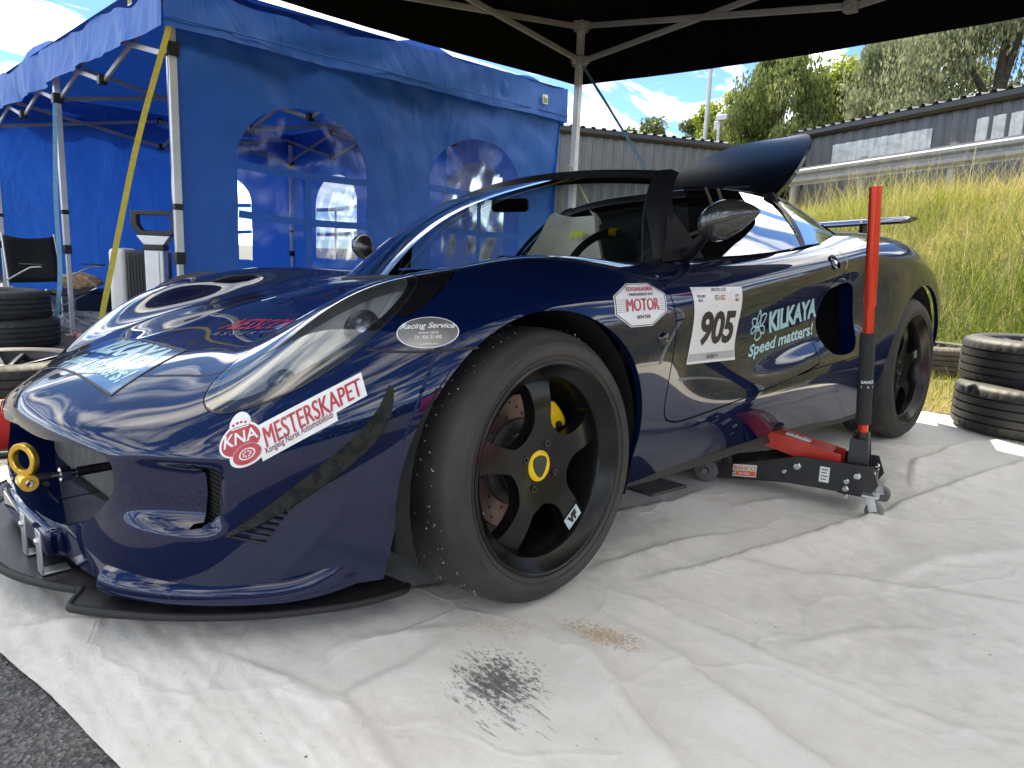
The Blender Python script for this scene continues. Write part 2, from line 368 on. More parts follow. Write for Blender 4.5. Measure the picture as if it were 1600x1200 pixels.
M['grass'] = mat('grass_blades', (.2, .2, .06), .6)
def _grass(m):
    n, l, b = nodes(m); a = n.new('ShaderNodeAttribute'); a.attribute_name = 'tint'; l.new(a.outputs['Color'], b.inputs['Base Color'])
    b.inputs['Subsurface Weight'].default_value = 0.0
    tr = n.new('ShaderNodeBsdfTranslucent'); l.new(a.outputs['Color'], tr.inputs[0]); ad = n.new('ShaderNodeMixShader'); ad.inputs[0].default_value = .35
    l.new(b.outputs[0], ad.inputs[1]); l.new(tr.outputs[0], ad.inputs[2]); l.new(ad.outputs[0], n['Material Output'].inputs[0])
_grass(M['grass'])
def blades(name, X, Y, Z, H, W_, lean, cols, seed, seedheads=0):
    """one mesh of curved tapering blades"""
    rg = np.random.default_rng(seed); n = len(X); a = rg.uniform(0, 2*np.pi, n); ld = rg.normal(0, 1, (n, 2))*lean[:, None]+np.array([-.10, -.03])*H[:, None]
    sx, sy = np.cos(a)*W_, np.sin(a)*W_
    lev = np.array([0, .35, .7, 1.0]); V = []
    for q, t in enumerate(lev):
        k = (1-t**1.5); cx = X+ld[:, 0]*t*t; cy = Y+ld[:, 1]*t*t; cz = Z+H*(t-.18*t*t*np.clip(np.hypot(ld[:, 0], ld[:, 1])/H, 0, 2))
        if t < 1: V += [np.stack([cx-sx*k, cy-sy*k, cz], -1), np.stack([cx+sx*k, cy+sy*k, cz], -1)]
        else: V += [np.stack([cx, cy, cz], -1)]
    V = np.stack(V, 1).reshape(-1, 3); i0 = np.arange(n)*7
    F3 = np.stack([i0+4, i0+5, i0+6], -1); F4 = np.concatenate([np.stack([i0, i0+1, i0+3, i0+2], -1), np.stack([i0+2, i0+3, i0+5, i0+4], -1)])
    me = bpy.data.meshes.new(name); me.vertices.add(len(V)); me.vertices.foreach_set('co', V.astype(np.float32).ravel())
    nl = len(F4)*4+len(F3)*3; me.loops.add(nl); me.loops.foreach_set('vertex_index', np.concatenate([F4.ravel(), F3.ravel()]).astype(np.int32))
    me.polygons.add(len(F4)+len(F3)); st = np.concatenate([np.arange(len(F4))*4, len(F4)*4+np.arange(len(F3))*3]).astype(np.int32)
    me.polygons.foreach_set('loop_start', st)
    me.update(calc_edges=True); me.validate()
    at_ = me.attributes.new('tint', 'FLOAT_COLOR', 'POINT'); C = np.repeat(np.concatenate([cols, np.ones((n, 1))], 1), 7, 0).astype(np.float32); at_.data.foreach_set('color', C.ravel())
    return link_mesh(name, me, M['grass'])
rg = np.random.default_rng(11)
def scatter(n, s0, s1, t0, t1):
    s = rg.uniform(s0, s1, n); t = rg.uniform(t0, t1, n); x = s*NB.x+t*DB.x; y = s*NB.y+t*DB.y
    return s, t, x, y
PAL = np.array([(.07, .12, .015), (.14, .20, .022), (.23, .27, .035), (.36, .34, .08), (.46, .38, .13), (.54, .44, .19)])
def tints(s, t, dry, n):
    k = np.clip(.5+.45*sines(s, t, 31, 1.1, 6)+dry+rg.normal(0, .22, n), 0, .999)*5; i = k.astype(int); f = (k-i)[:, None]
    return (PAL[i]*(1-f)+PAL[np.minimum(i+1, 5)]*f)*rg.uniform(.8, 1.2, (n, 1))
n = 90000; s, t, x, y = scatter(n, 4.0, 8.6, -7.5, 9); z = bank_h(s, t)-.02
H = rg.gamma(6, .045, n)*(.75+.5*np.clip(sines(s, t, 41, 1.6, 5)+.5, 0, 1.3))*smooth_step(3.8, 4.6, s)*(1-.35*smooth_step(6.2, 7.0, s))+.06
g1 = blades('tall_grass', x, y, z, H, rg.uniform(.0018, .0045, n), .12+.25*H, tints(s, t, -.26+.16*smooth_step(5.0, 7.5, s), n), 1); tag(g1, 'tall mixed green and straw coloured grass covering the bank', 'grass', kind='stuff')
n = 2600; s, t, x, y = scatter(n, 4.6, 7.6, -7.5, 9); z = bank_h(s, t); H = rg.uniform(.5, .95, n)
g2 = blades('grass_stalks', x, y, z, H, rg.uniform(.0012, .0024, n), .10+.16*H, np.tile(np.array([[.55, .46, .26]]), (n, 1))*rg.uniform(.7, 1.25, (n, 1)), 2); tag(g2, 'thin straw stalks standing above the grass of the bank', 'grass', kind='stuff')
n = 42000; s, t, x, y = scatter(n, 2.2, 4.6, -3.4, 5.0); k = x > 3.06; s, t, x, y = s[k], t[k], x[k], y[k]; n = len(x); z = bank_h(s, t)-.01
g3 = blades('dry_grass', x, y, z, rg.gamma(4, .014, n)+.015, rg.uniform(.0015, .003, n), np.full(n, .05), tints(s, t, .28, n), 3); tag(g3, 'short dry yellow grass between the ground sheet and the bank', 'grass', kind='stuff')

# ------------------------------------------------------------------ corrugated sheds
M['cladding'] = noisy('grey_steel_cladding', (.10, .105, .11), (.125, .13, .135), 3, .45, .2)
M['cladding_dark'] = noisy('dark_grey_steel_cladding', (.055, .06, .07), (.075, .08, .09), 3, .42, .2)
M['gutter'] = mat('black_gutter', (.012, .013, .015), .4)
M['roof_metal'] = noisy('roof_sheet_metal', (.22, .22, .23), (.32, .32, .33), 4, .4, .5)
M['skylight'] = noisy('translucent_sheet', (.30, .33, .36), (.50, .53, .55), 5, .18)
def corrugated(w_, h_, per, dep):
    n = max(1, round(w_/per)); p = w_/n; pr = []
    for i in range(n): pr += [(i*p, 0), (i*p+.18*p, 0), (i*p+.30*p, dep), (i*p+.72*p, dep), (i*p+.84*p, 0)]
    pr.append((w_, 0)); V = [(x, -d, 0) for x, d in pr]+[(x, -d, h_) for x, d in pr]; k = len(pr)
    me = bpy.data.meshes.new('cladding'); me.from_pydata(V, [], [(i, i+1, k+i+1, k+i) for i in range(k-1)]); return me
def shed(name, p0, p1, z0, z1, pw, per, m, label, skyl=()):
    p0, p1 = Vector(p0), Vector(p1); d = p1-p0; Lg = d.length; d.normalize(); rz = math.atan2(d.y, d.x)
    root = empty(name, (p0.x, p0.y, 0), rz, label, 'building'); n = round(Lg/pw)
    me = corrugated(pw, z1-z0, per, .035); me.materials.append(m)
    for i in range(n):
        o = bpy.data.objects.new('cladding_panel', me); COL.objects.link(o); o.parent = root; o.location = (i*pw, 0, z0)
    mb = MB(); mb.box((Lg/2, 3.05, (z0+z1)/2), (Lg, 6.0, z1-z0-.02)); mb.build('shed_core', M['cladding_dark'], root)
    for (a, b, zz0, zz1) in skyl:
        k = max(1, round((b-a)/1.1)); w2 = (b-a)/k; ms = corrugated(w2, zz1-zz0, per, .035); ms.materials.append(M['skylight'])
        for i in range(k):
            o = bpy.data.objects.new('light_panel', ms); COL.objects.link(o); o.parent = root; o.location = (a+i*w2, -.012, zz0)
    mb = MB(); pr = [(.0, .0), (.0, -.10), (-.05, -.15), (-.12, -.15), (-.16, -.09), (-.16, 0)]
    vv = [(x, y-.02, z1+.06+z) for x in (-.2, Lg+.2) for (y, z) in pr]; mb.add(vv, [(i, (i+1) % 6, 6+(i+1) % 6, 6+i) for i in range(6)]+[(5, 4, 3, 2, 1, 0), (6, 7, 8, 9, 10, 11)]); mb.build('gutter', M['gutter'], root)
    # roof sheet, slightly pitched, with trapezoid ribs
    nn = round(Lg/.3); pr = []
    for i in range(nn): pr += [(i*Lg/nn, 0), (i*Lg/nn+.5*Lg/nn, 0), (i*Lg/nn+.58*Lg/nn, .05), (i*Lg/nn+.9*Lg/nn, .05)]
    k = len(pr); vv = [(x, -.14, z1+.085+d_) for x, d_ in pr]+[(x, 6, z1+.55+d_) for x, d_ in pr]; pymesh('roof', vv, [(i, i+1, k+i+1, k+i) for i in range(k-1)], M['roof_metal'], root)
    return root, Lg
bl, _l = shed('steel_shed', (10.2, 12.15), (17.75, 8.68), -.5, 3.86, .9, .30, M['cladding'], 'light grey corrugated steel shed behind the blue tent')
br_, _l = shed('steel_shed', (17.1, 6.55), (11.3, -5.55), -.2, 3.86, 1.0, .33, M['cladding_dark'], 'dark grey corrugated shed with light panels above the grass bank', skyl=((1.35, 4.0, 3.02, 3.52), (4.95, 8.9, 3.02, 3.55), (9.8, 13.2, 3.02, 3.55)))
mb = MB(); mb.tube([(.45, -.12, 3.78), (.45, -.12, 3.6), (.45, -.07, 3.5), (.45, -.07, 1.9)], .05, 10); mb.build('downpipe', M['gutter'], br_, 60)
# crash barrier on top of the bank
M['galv'] = noisy('galvanised_steel', (.20, .21, .22), (.26, .27, .28), 6, .65, .1)
p0, p1 = Vector((15.2, 7.3)), Vector((8.9, -4.5)); d = (p1-p0); Lg = d.length
gr_ = empty('crash_barrier', (p0.x, p0.y, 2.0), math.atan2(d.y, d.x), 'galvanised crash barrier along the top of the grass bank', 'barrier')
pr = [(0, 0), (0, .03), (-.07, .07), (-.07, .12), (0, .16), (0, .19), (-.07, .23), (-.07, .28), (0, .32), (0, .35)]
nseg = 4
for i in range(nseg):
    a, b = Lg*i/nseg, Lg*(i+1)/nseg+.02; vv = [(x, y, .36+z) for x in (a, b) for (y, z) in pr]; pymesh('rail', vv, [(q, q+1, 10+q+1, 10+q) for q in range(9)], M['galv'], gr_, 30)
for i in range(7):
    mb = MB(); mb.box((Lg*(i+.3)/7, .05, .10), (.1, .06, 1.3)); mb.build('post', M['galv'], gr_)

# ------------------------------------------------------------------ trees
M['bark'] = noisy('bark', (.05, .04, .03), (.10, .085, .065), 8, .9, bs=.4)
def leaf_mat(name, c1, c2, c3):
    m = mat(name, c1, .55); n, l, b = nodes(m); a = n.new('ShaderNodeAttribute'); a.attribute_name = 'tint'; r = ramp(m, a.outputs['Fac'], [(0, c1), (.5, c2), (1, c3)]); setc(m, r.outputs[0])
    tr = n.new('ShaderNodeBsdfTranslucent'); l.new(r.outputs[0], tr.inputs[0]); x = n.new('ShaderNodeMixShader'); x.inputs[0].default_value = .5
    l.new(b.outputs[0], x.inputs[1]); l.new(tr.outputs[0], x.inputs[2]); l.new(x.outputs[0], n['Material Output'].inputs[0]); return m
LEAF = {'willow': leaf_mat('willow_leaves', (.09, .11, .058), (.165, .19, .105), (.25, .275, .17)), 'lime': leaf_mat('lime_green_leaves', (.10, .14, .015), (.20, .25, .03), (.32, .36, .06)), 'green': leaf_mat('green_leaves', (.065, .09, .028), (.12, .155, .045), (.20, .235, .085))}
def tree(loc, H_, rx, kind, label, seed, nleaf=9000, size=.16, droop=0.0, low=.12, nl=34, name='tree'):
    r = np.random.default_rng(seed); root = empty(name, loc, 0, label, 'tree', 'trees beyond the sheds')
    lobes = []
    for k in range(nl):
        t = r.uniform(low, 1); a = r.uniform(0, 2*np.pi); prof = math.sin(math.pi*min(1, .12+.86*t))**.6*(1-.35*t); rr = rx*prof*math.sqrt(r.uniform(.15, 1))
        lobes.append((rr*math.cos(a), rr*math.sin(a), H_*t, rx*r.uniform(.13, .30)))
    lobes = np.array(lobes); li = r.integers(0, nl, nleaf); lb = lobes[li]
    d = r.normal(size=(nleaf, 3)); d /= np.linalg.norm(d, axis=1)[:, None]; rad_ = lb[:, 3]*r.uniform(.35, 1.12, nleaf)**.6
    P = lb[:, :3]+d*rad_[:, None]*np.array([1, 1, .85]); P[:, 2] -= droop*r.uniform(0, 1, nleaf)**2*H_*.15
    n_ = r.normal(size=(nleaf, 3)); n_ /= np.linalg.norm(n_, axis=1)[:, None]; u = np.cross(n_, r.normal(size=(nleaf, 3))); u /= np.linalg.norm(u, axis=1)[:, None]; v = np.cross(n_, u)
    if droop: u = u*.3+np.array([0, 0, 1.0])*.9
    s = size*r.uniform(.5, 1.2, nleaf)[:, None]
    V = np.stack([P-u*s, P+v*s*.45, P+u*s, P-v*s*.45], 1).reshape(-1, 3); me = bpy.data.meshes.new('crown')
    me.from_pydata(V.tolist(), [], (np.arange(nleaf*4).reshape(-1, 4)).tolist())
    at_ = me.attributes.new('tint', 'FLOAT', 'POINT'); lt = r.uniform(0, 1, nl)[li]*.6+r.uniform(0, .5, nleaf); at_.data.foreach_set('value', np.repeat(np.clip(lt, 0, 1), 4).astype(np.float32))
    link_mesh('crown', me, LEAF[kind], root)
    mb = MB(); mb.tube([(0, 0, -.5), (.05, 0, H_*.3), (0, .1, H_*.6), (.1, 0, H_*.92)], [rx*.07, rx*.055, rx*.035, rx*.008], 8)
    for k in range(9):
        q = lobes[k]; b0 = Vector((.03, .05, H_*.25+q[2]*.3)); mb.tube([b0, b0.lerp(Vector(q[:3]), .55)+Vector((0, 0, .15)), Vector(q[:3])], [rx*.028, rx*.018, rx*.006], 6)
    mb.build('trunk', M['bark'], root, 60)
    return root
tree((29.5, 5.0, 1.0), 10.8, 5.2, 'willow', 'large grey green willow towering over the dark shed', 1, 60000, .115, .8, nl=70)
tree((30.0, 8.6, 1.0), 9.0, 3.4, 'willow', 'grey green willow leaning beside the largest tree', 8, 24000, .115, .8)
tree((30.5, 0.0, 1.0), 10.5, 4.5, 'willow', 'grey green willow at the edge of the picture over the shed', 9, 26000, .115, .8)
tree((29.1, 12.7, 1.0), 8.4, 3.3, 'green', 'pale green rounded tree behind the raised engine cover', 2, 30000, .12, .3, nl=70)
tree((33.4, 11.9, 1.0), 8.4, 3.0, 'lime', 'yellow green maple between the two larger trees', 3, 18000, .14, nl=55)
tree((35.5, 10.4, 1.0), 9.2, 2.8, 'lime', 'taller yellow green maple next to the large willow', 4, 18000, .14, nl=55)
tree((34.9, 18.6, 1.0), 8.2, 3.0, 'lime', 'sunlit bush of a tree beside the lamp pole', 5, 14000, .14, nl=50)
tree((33.6, 16.4, 1.0), 7.6, 2.6, 'green', 'green tree just behind the camera mast', 6, 14000, .13, nl=50)
tree((35.3, 23.4, 1.0), 7.4, 2.3, 'green', 'small leafy treetop over the light grey shed', 7, 8000, .13, nl=44)
tree((36.1, 21.2, 1.0), 8.0, 1.7, 'green', 'slim pointed treetop over the light grey shed', 12, 7000, .12, nl=44)
tree((31.5, 15.0, 1.0), 7.4, 2.8, 'green', 'green tree filling the gap beside the camera mast', 21, 14000, .13, nl=50)
tree((36.5, 13.6, 1.0), 8.8, 3.0, 'lime', 'lime green tree seen between pale tree and maple', 22, 14000, .14, nl=50)
tree((38.5, 8.6, 1.0), 9.6, 3.4, 'green', 'dark green tree behind the taller maple', 23, 14000, .15, nl=50)
tree((37.0, 26.5, 1.0), 7.6, 2.4, 'green', 'leafy treetop just right of the canopy pole', 24, 8000, .13, nl=40)
tree((36.6, 14.6, 1.0), 9.0, 2.6, 'green', 'green tree filling the sky gap above the engine cover', 31, 16000, .14, nl=50)
tree((43.5, 13.9, 1.0), 11.6, 3.4, 'lime', 'far lime green tree beside the large willow', 32, 14000, .17, nl=50)
# lamp pole and camera mast
M['pole_grey'] = noisy('pale_grey_pole', (.42, .44, .46), (.5, .52, .54), 5, .5, .3)
lpz = empty('lamp_pole', (31.3, 17.5, 0), 0, 'tall slim pale grey pole rising above the shed roof', 'pole')
mb = MB(); mb.tube([(0, 0, 0), (0, 0, 14)], [.14, .085], 12); mb.build('shaft', M['pole_grey'], lpz, 60)
mb = MB(); mb.bar((0, -.9, 14), (0, .9, 14), .1, .1); mb.box((0, -.7, 13.8), (.3, .4, .3)); mb.box((0, .7, 13.8), (.3, .4, .3)); mb.build('lamp_head', M['pole_grey'], lpz)
cmz = empty('camera_mast', (27.1, 14.4, 0), 0, 'short mast with a surveillance camera above the shed roof', 'mast')
mb = MB(); mb.tube([(0, 0, 0), (0, 0, 6.75)], .06, 10); mb.build('shaft', M['pole_grey'], cmz, 60)
mb = MB(); mb.box((-.12, -.18, 6.62), (.2, .5, .22)); mb.box((.1, .12, 6.35), (.25, .25, .35)); mb.build('camera_head', M['pole_grey'], cmz, bevel=.03)
# ================================================================== the blue tent
def noise_raw(m, scale, detail, rough, dist, vs):
    n = m.node_tree.nodes; l = m.node_tree.links; t = n.new('ShaderNodeTexCoord'); mp_ = n.new('ShaderNodeMapping'); mp_.inputs['Scale'].default_value = vs; x = n.new('ShaderNodeTexNoise')
    x.inputs['Scale'].default_value = scale; x.inputs['Detail'].default_value = detail; x.inputs['Roughness'].default_value = rough; x.inputs['Distortion'].default_value = dist; l.new(t.outputs['Object'], mp_.inputs[0]); l.new(mp_.outputs[0], x.inputs['Vector']); return x
M['blue'] = mat('blue_polyester', (.018, .130, .50), .5)
def _cloth(m, trans):
    n, l, b = nodes(m); x = noise(m, 6, 5, .6); y = noise(m, 700, 2, .5); c = list(b.inputs['Base Color'].default_value)[:3]
    r = ramp(m, x.outputs[0], [(.3, tuple(q*.95 for q in c)), (.7, tuple(min(1, q*1.04) for q in c))]); setc(m, r.outputs[0])
    fo = noise_raw(m, 1.7, 4, .55, 1.1, (1.6, 1.6, .55)); b0 = bump(m, fo.outputs[0], .42, .10)
    b1 = bump(m, x.outputs[0], .10, .012, b0); bump(m, y.outputs[0], .15, .0006, b1)
    if trans:
        t = n.new('ShaderNodeBsdfTranslucent'); t.inputs[0].default_value = (.008, .07, .45, 1); s = n.new('ShaderNodeMixShader'); s.inputs[0].default_value = trans
        l.new(b.outputs[0], s.inputs[1]); l.new(t.outputs[0], s.inputs[2]); l.new(s.outputs[0], n['Material Output'].inputs[0])
M['blue_roof'] = mat('blue_roof_polyester', (.018, .130, .50), .5)
_cloth(M['blue'], .18); _cloth(M['blue_roof'], .05)
M['vinyl'] = mat('clear_vinyl', (.5, .5, .5))
def _vinyl(m):
    n, l, b = nodes(m); n.remove(b); o_ = n['Material Output']; g = n.new('ShaderNodeBsdfGlossy'); g.inputs['Roughness'].default_value = .12; t = n.new('ShaderNodeBsdfTransparent'); t.inputs[0].default_value = (.9, .92, .94, 1)
    f = n.new('ShaderNodeFresnel'); f.inputs['IOR'].default_value = 1.5; x = noise_raw(m, 3.2, 2, .45, .8, (1, 1, .35)); bb = n.new('ShaderNodeBump'); bb.inputs['Strength'].default_value = .2; bb.inputs['Distance'].default_value = .01
    l.new(x.outputs[0], bb.inputs['Height']); l.new(bb.outputs[0], g.inputs['Normal']); l.new(bb.outputs[0], f.inputs['Normal'])
    k = n.new('ShaderNodeMath'); k.operation = 'MULTIPLY'; k.inputs[1].default_value = .8; k.use_clamp = True; l.new(f.outputs[0], k.inputs[0]); mx_ = n.new('ShaderNodeMixShader'); l.new(k.outputs[0], mx_.inputs[0]); l.new(t.outputs[0], mx_.inputs[1]); l.new(g.outputs[0], mx_.inputs[2]); l.new(mx_.outputs[0], o_.inputs[0])
_vinyl(M['vinyl'])
M['white_alu'] = noisy('pale_anodised_aluminium', (.60, .61, .62), (.72, .73, .74), 8, .42, .35)
M['grey_alu'] = noisy('grey_anodised_aluminium', (.33, .33, .33), (.42, .42, .42), 8, .45, .4)
M['black_fitting'] = mat('black_plastic_fitting', (.012, .012, .012), .45)

tent = empty('blue_tent', (1.96, 4.45, 0), 0, 'blue pop-up tent with arched windows beside the sports car', 'tent')
tent_inv = Vector((-1.96, -4.45, 0))
def tpart(o): o.parent = tent; o.location = tent_inv; return o
TX0, TX1, TY0, TY1, TZE, TZB, TZP = .44, 3.49, 2.28, 6.62, 2.04, 1.79, 2.95
def wall(name, org, ud, length, z0, z1, wins, seed, amp=.02, doors=()):
    """cloth wall from org along ud; windows are (centre, half width, bottom, spring)"""
    ud = Vector(ud); nd = Vector((ud.y, -ud.x, 0)); nu, nz = int(length/.03), int((z1-z0)/.03)
    U, Z = np.meshgrid(np.linspace(0, length, nu), np.linspace(z0, z1, nz), indexing='ij')
    top = smooth_step(z1-1.1, z1, Z); D = amp*(.9*sines(U, Z*.22, seed, 4, 6)*(.4+.6*top)+.55*sines(U*.8+Z*.8, Z*.25-U*.2, seed+1, 10, 6)*top+.16*sines(U, Z, seed+2, 13, 5)+.5*np.exp(-((U-length*.5-(Z-1.2)*.6)/.03)**2)*top-.4*np.exp(-((U-length*.52-(Z-1.2)*.9)/.025)**2)*top)
    D += -.02*np.sin(np.pi*np.clip((Z-z0)/(z1-z0), 0, 1))
    bm = bmesh.new(); vv = [[bm.verts.new((U[i, j], -D[i, j]*0, Z[i, j])) for j in range(nz)] for i in range(nu)]
    for i in range(nu-1):
        for j in range(nz-1): bm.faces.new((vv[i][j], vv[i+1][j], vv[i+1][j+1], vv[i][j+1]))
    for (c, hw_, zb, zs) in wins:
        def f(x, w_, z, c=c, hw_=hw_, zb=zb, zs=zs): return np.where(z > zs, hw_-np.hypot(x-c, (z-zs)*1.25), np.minimum(hw_-np.abs(x-c), z-zb))
        carve(bm, f)
    def disp(u, z):
        i = np.clip(np.asarray(u)/length*(nu-1), 0, nu-1.001); j = np.clip((np.asarray(z)-z0)/(z1-z0)*(nz-1), 0, nz-1.001); i0, j0 = i.astype(int), j.astype(int); a, b = i-i0, j-j0
        return D[i0, j0]*(1-a)*(1-b)+D[i0+1, j0]*a*(1-b)+D[i0, j0+1]*(1-a)*b+D[i0+1, j0+1]*a*b
    org = Vector(org)
    def place(u, z, off=0.0):
        d_ = float(disp(np.array(u), np.array(z)))+off; return org+ud*u+nd*d_+Vector((0, 0, z))
    for v in bm.verts: v.co = place(v.co.x, v.co.z)
    wo = bm_obj(name, bm, M['blue'], None, True); tpart(wo)
    for (c, hw_, zb, zs) in wins:
        out_ = [(c-hw_+.0, zb), (c+hw_, zb)]+[(c+hw_*math.cos(a), zs+hw_/1.25*math.sin(a)) for a in np.linspace(0, math.pi, 15)]
        # pane as a fine grid trimmed to the outline, so the film can wrinkle
        bm = bmesh.new(); us, zs2 = np.linspace(c-hw_-.01, c+hw_+.01, 26), np.linspace(zb-.01, zs+hw_/1.25+.01, 30); vv = [[bm.verts.new((u, 0, z)) for z in zs2] for u in us]
        for i in range(25):
            for j in range(29): bm.faces.new((vv[i][j], vv[i+1][j], vv[i+1][j+1], vv[i][j+1]))
        drop(bm, lambda x, w_, z: np.where(z > zs, hw_+.02-np.hypot(x-c, (z-zs)*1.25), np.minimum(hw_+.02-np.abs(x-c), z-zb+.03)), inside=False)
        rr = random.Random(int(c*100))
        for v in bm.verts: v.co = place(v.co.x, v.co.z, -.004+.004*math.sin(v.co.x*24+v.co.z*9)*math.sin(v.co.z*6))
        wn = bm_obj('window_pane', bm, M['vinyl'], None, True); wn.parent = wo
        for (a, b) in (((c-hw_, zs-.02), (c+hw_, zs-.045)), ((c-hw_, lerp_(zb, zs, .5)), (c+hw_, lerp_(zb, zs, .46))), ((c, zb), (c+.01, zs-.03))):
            k = 9; L_, R_ = [], []
            for q in range(k):
                u, z = lerp_(a[0], b[0], q/(k-1)), lerp_(a[1], b[1], q/(k-1)); du, dz = b[0]-a[0], b[1]-a[1]; ln = math.hypot(du, dz); pu, pz = -dz/ln*.021, du/ln*.021
                sag = -.012*math.sin(math.pi*q/(k-1)) if abs(du) > .1 else 0
                L_.append(place(u+pu, z+pz+sag, .007)); R_.append(place(u-pu, z-pz+sag, .007))
            st = pymesh('window_strap', L_+R_, [(q, q+1, k+q+1, k+q) for q in range(k-1)], M['blue'], wo, True)
    return wo
def lerp_(a, b, t): return a+(b-a)*t
W1 = [(.80, .43, .60, 1.19), (2.20, .44, .60, 1.19)]
wall('side_wall', (TX0, TY0+.02, 0), (1, 0, 0), TX1-TX0, .02, TZE+.01, W1, 5, .036)
wall('end_wall', (TX1-.02, TY0, 0), (0, 1, 0), TY1-TY0, .02, TZE+.01, [(1.0, .42, .60, 1.2), (3.3, .42, .60, 1.2)], 15, .018)
wall('back_wall', (TX1, TY1-.02, 0), (-1, 0, 0), TX1-TX0, .02, TZE+.01, [(.95, .40, .55, 1.2)], 25, .018)
# roof with hip slopes, sagging a little, and the hanging valance
def hip(name, m, x0, x1, y0, y1, ze, zp, sag, seed, n=26, rise=.4):
    U, Vv = np.meshgrid(np.linspace(0, 1, n), np.linspace(0, 1, n), indexing='ij')
    e = np.minimum(np.minimum(U, 1-U)*2, np.minimum(Vv, 1-Vv)*2); Z = ze+(zp-ze)*e-sag*np.sin(np.pi*e)+.012*sines(U*3, Vv*3, seed, 4, 6)*np.sin(np.pi*np.clip(e, 0, 1))
    P = np.stack([x0+(x1-x0)*U, y0+(y1-y0)*Vv, Z], -1).reshape(-1, 3)
    return pymesh(name, P, grid_faces(n, n), m, None, 60)
tpart(hip('roof', M['blue_roof'], TX0-.03, TX1+.03, TY0-.03, TY1+.03, TZE, TZP, .04, 4))
def valance(m, x0, x1, y0, y1, zt, zb, seed, amp, scall=0.0, name='valance', sagf=None):
    res = []
    cs = [(x0, y0), (x1, y0), (x1, y1), (x0, y1)]
    for q in range(4):
        a, b = Vector(cs[q]), Vector(cs[(q+1) % 4]); d = b-a; Lg = d.length; d.normalize(); nn = Vector((d.y, -d.x)); nu = int(Lg/.035); V_ = []
        for i in range(nu+1):
            u = Lg*i/nu
            for j in range(9):
                t = j/8; sg = math.sin(math.pi*u/Lg)
                dd = amp*float(sines(np.array(u), np.array(t*.3), seed+q, 4.2, 7))*(.35+.65*t)*min(1, u/.2, (Lg-u)/.2)+.012*t
                zt_ = zt-.02*abs(math.sin(2*math.pi*u/Lg*1.0))+scall*float(sines(np.array(u), np.array(.3), seed+q+7, 3.1, 5))*min(1, u/.4, (Lg-u)/.4)
                zb_ = zb-(sagf(q, u/Lg) if sagf else 0)
                p = a+d*u+nn*dd; V_.append((p.x, p.y, zt_+(zb_-zt_)*t))
        res.append(pymesh(name, V_, grid_faces(nu+1, 9), m, None, True))
    return res
for o in valance(M['blue'], TX0-.03, TX1+.03, TY0-.03, TY1+.03, TZE+.005, TZB, 61, .035, .05): tpart(o)
# hem seam of the valance
mb = MB(); mb.tube([(TX0-.03, TY0-.05, TZB+.045), (lerp_(TX0, TX1, .5), TY0-.055, TZB+.04), (TX1+.02, TY0-.05, TZB+.045)], .004, 6); tpart(mb.build('valance_hem', M['blue'], None, 60))
def leg(x, y, m, h_=1.95, foot=True, par=tpart, bot=.0, lean=(0, 0), mid=.62):
    root = empty('leg')
    par(root)
    a, b = Vector((x+lean[0], y+lean[1], bot)), Vector((x, y, h_))
    mb = MB(); mb.bar(a.lerp(b, mid/h_), b, .042, .042, (0, 1, 0)); o = mb.build('outer_tube', m, root, bevel=.004)
    mb = MB(); mb.bar(a, a.lerp(b, (mid+.06)/h_), .030, .030, (0, 1, 0)); mb.build('inner_tube', m, root, bevel=.003)
    mb = MB(); mb.bar(a.lerp(b, (mid-.015)/h_), a.lerp(b, (mid+.05)/h_), .05, .05, (0, 1, 0)); mb.build('leg_clamp', M['black_fitting'], root, bevel=.004); mb = MB(); mb.bar(a.lerp(b, (mid+.27)/h_), a.lerp(b, (mid+.305)/h_), .045, .045, (0, 1, 0)); mb.build('leg_band', M['black_fitting'], root, bevel=.004)
    mb = MB(); mb.box(a+Vector((0, 0, .004)), (.09, .09, .008)); mb.build('foot_plate', m, root)
    return root
LEGS = [(TX0+.025, TY0+.03), (TX0+.02, 4.42), (TX0+.02, TY1-.04), (TX1-.06, TY0+.07), (TX1-.06, 4.42), (TX1-.06, TY1-.08)]
for (x, y) in LEGS: leg(x, y, M['white_alu'])
# scissor trusses under the roof
def scissor(p, q, z_lo, z_hi, m, par, n=1, wd=.016, ht=.030):
    p, q = Vector(p), Vector(q)
    for i in range(n):
        a, b = p.lerp(q, i/n), p.lerp(q, (i+1)/n)
        lo, hi = (z_lo, z_hi)
        for (za, zb_, off) in ((lo, hi, .012), (hi, lo, -.012)):
            pr = (q-p).normalized(); o_ = Vector((-pr.y, pr.x, 0))*off
            mb = MB(); mb.bar(Vector((a.x, a.y, za))+o_, Vector((b.x, b.y, zb_))+o_, wd, ht); par(mb.build('truss_bar', m, None, bevel=.003))
        for (pt, zz) in ((b, lo), (b, hi)):
            if i < n-1 or False:
                mb = MB(); mb.box((pt.x, pt.y, zz), (.05, .05, .06)); par(mb.build('truss_joint', M['black_fitting'], None, bevel=.006))
xa, xb, ya, yb = TX0+.03, TX1-.14, TY0+.15, TY1-.14
for (p, q, n) in (((xa, ya), (xa, yb), 4), ((xb, ya), (xb, yb), 4), ((xa, ya), (xb, ya), 2), ((xa, yb), (xb, yb), 2), ((xa, 4.42), (xb, 4.42), 2), (((xa+xb)/2, ya), ((xa+xb)/2, yb), 4)): scissor((*p, 0), (*q, 0), 1.70, 1.96, M['grey_alu'], tpart, n)
for (x, y) in LEGS:
    mb = MB(); mb.box((x, y, 1.70), (.065, .065, .07)); mb.box((x, y, 1.95), (.06, .06, .06)); tpart(mb.build('truss_joint', M['black_fitting'], None, bevel=.006))
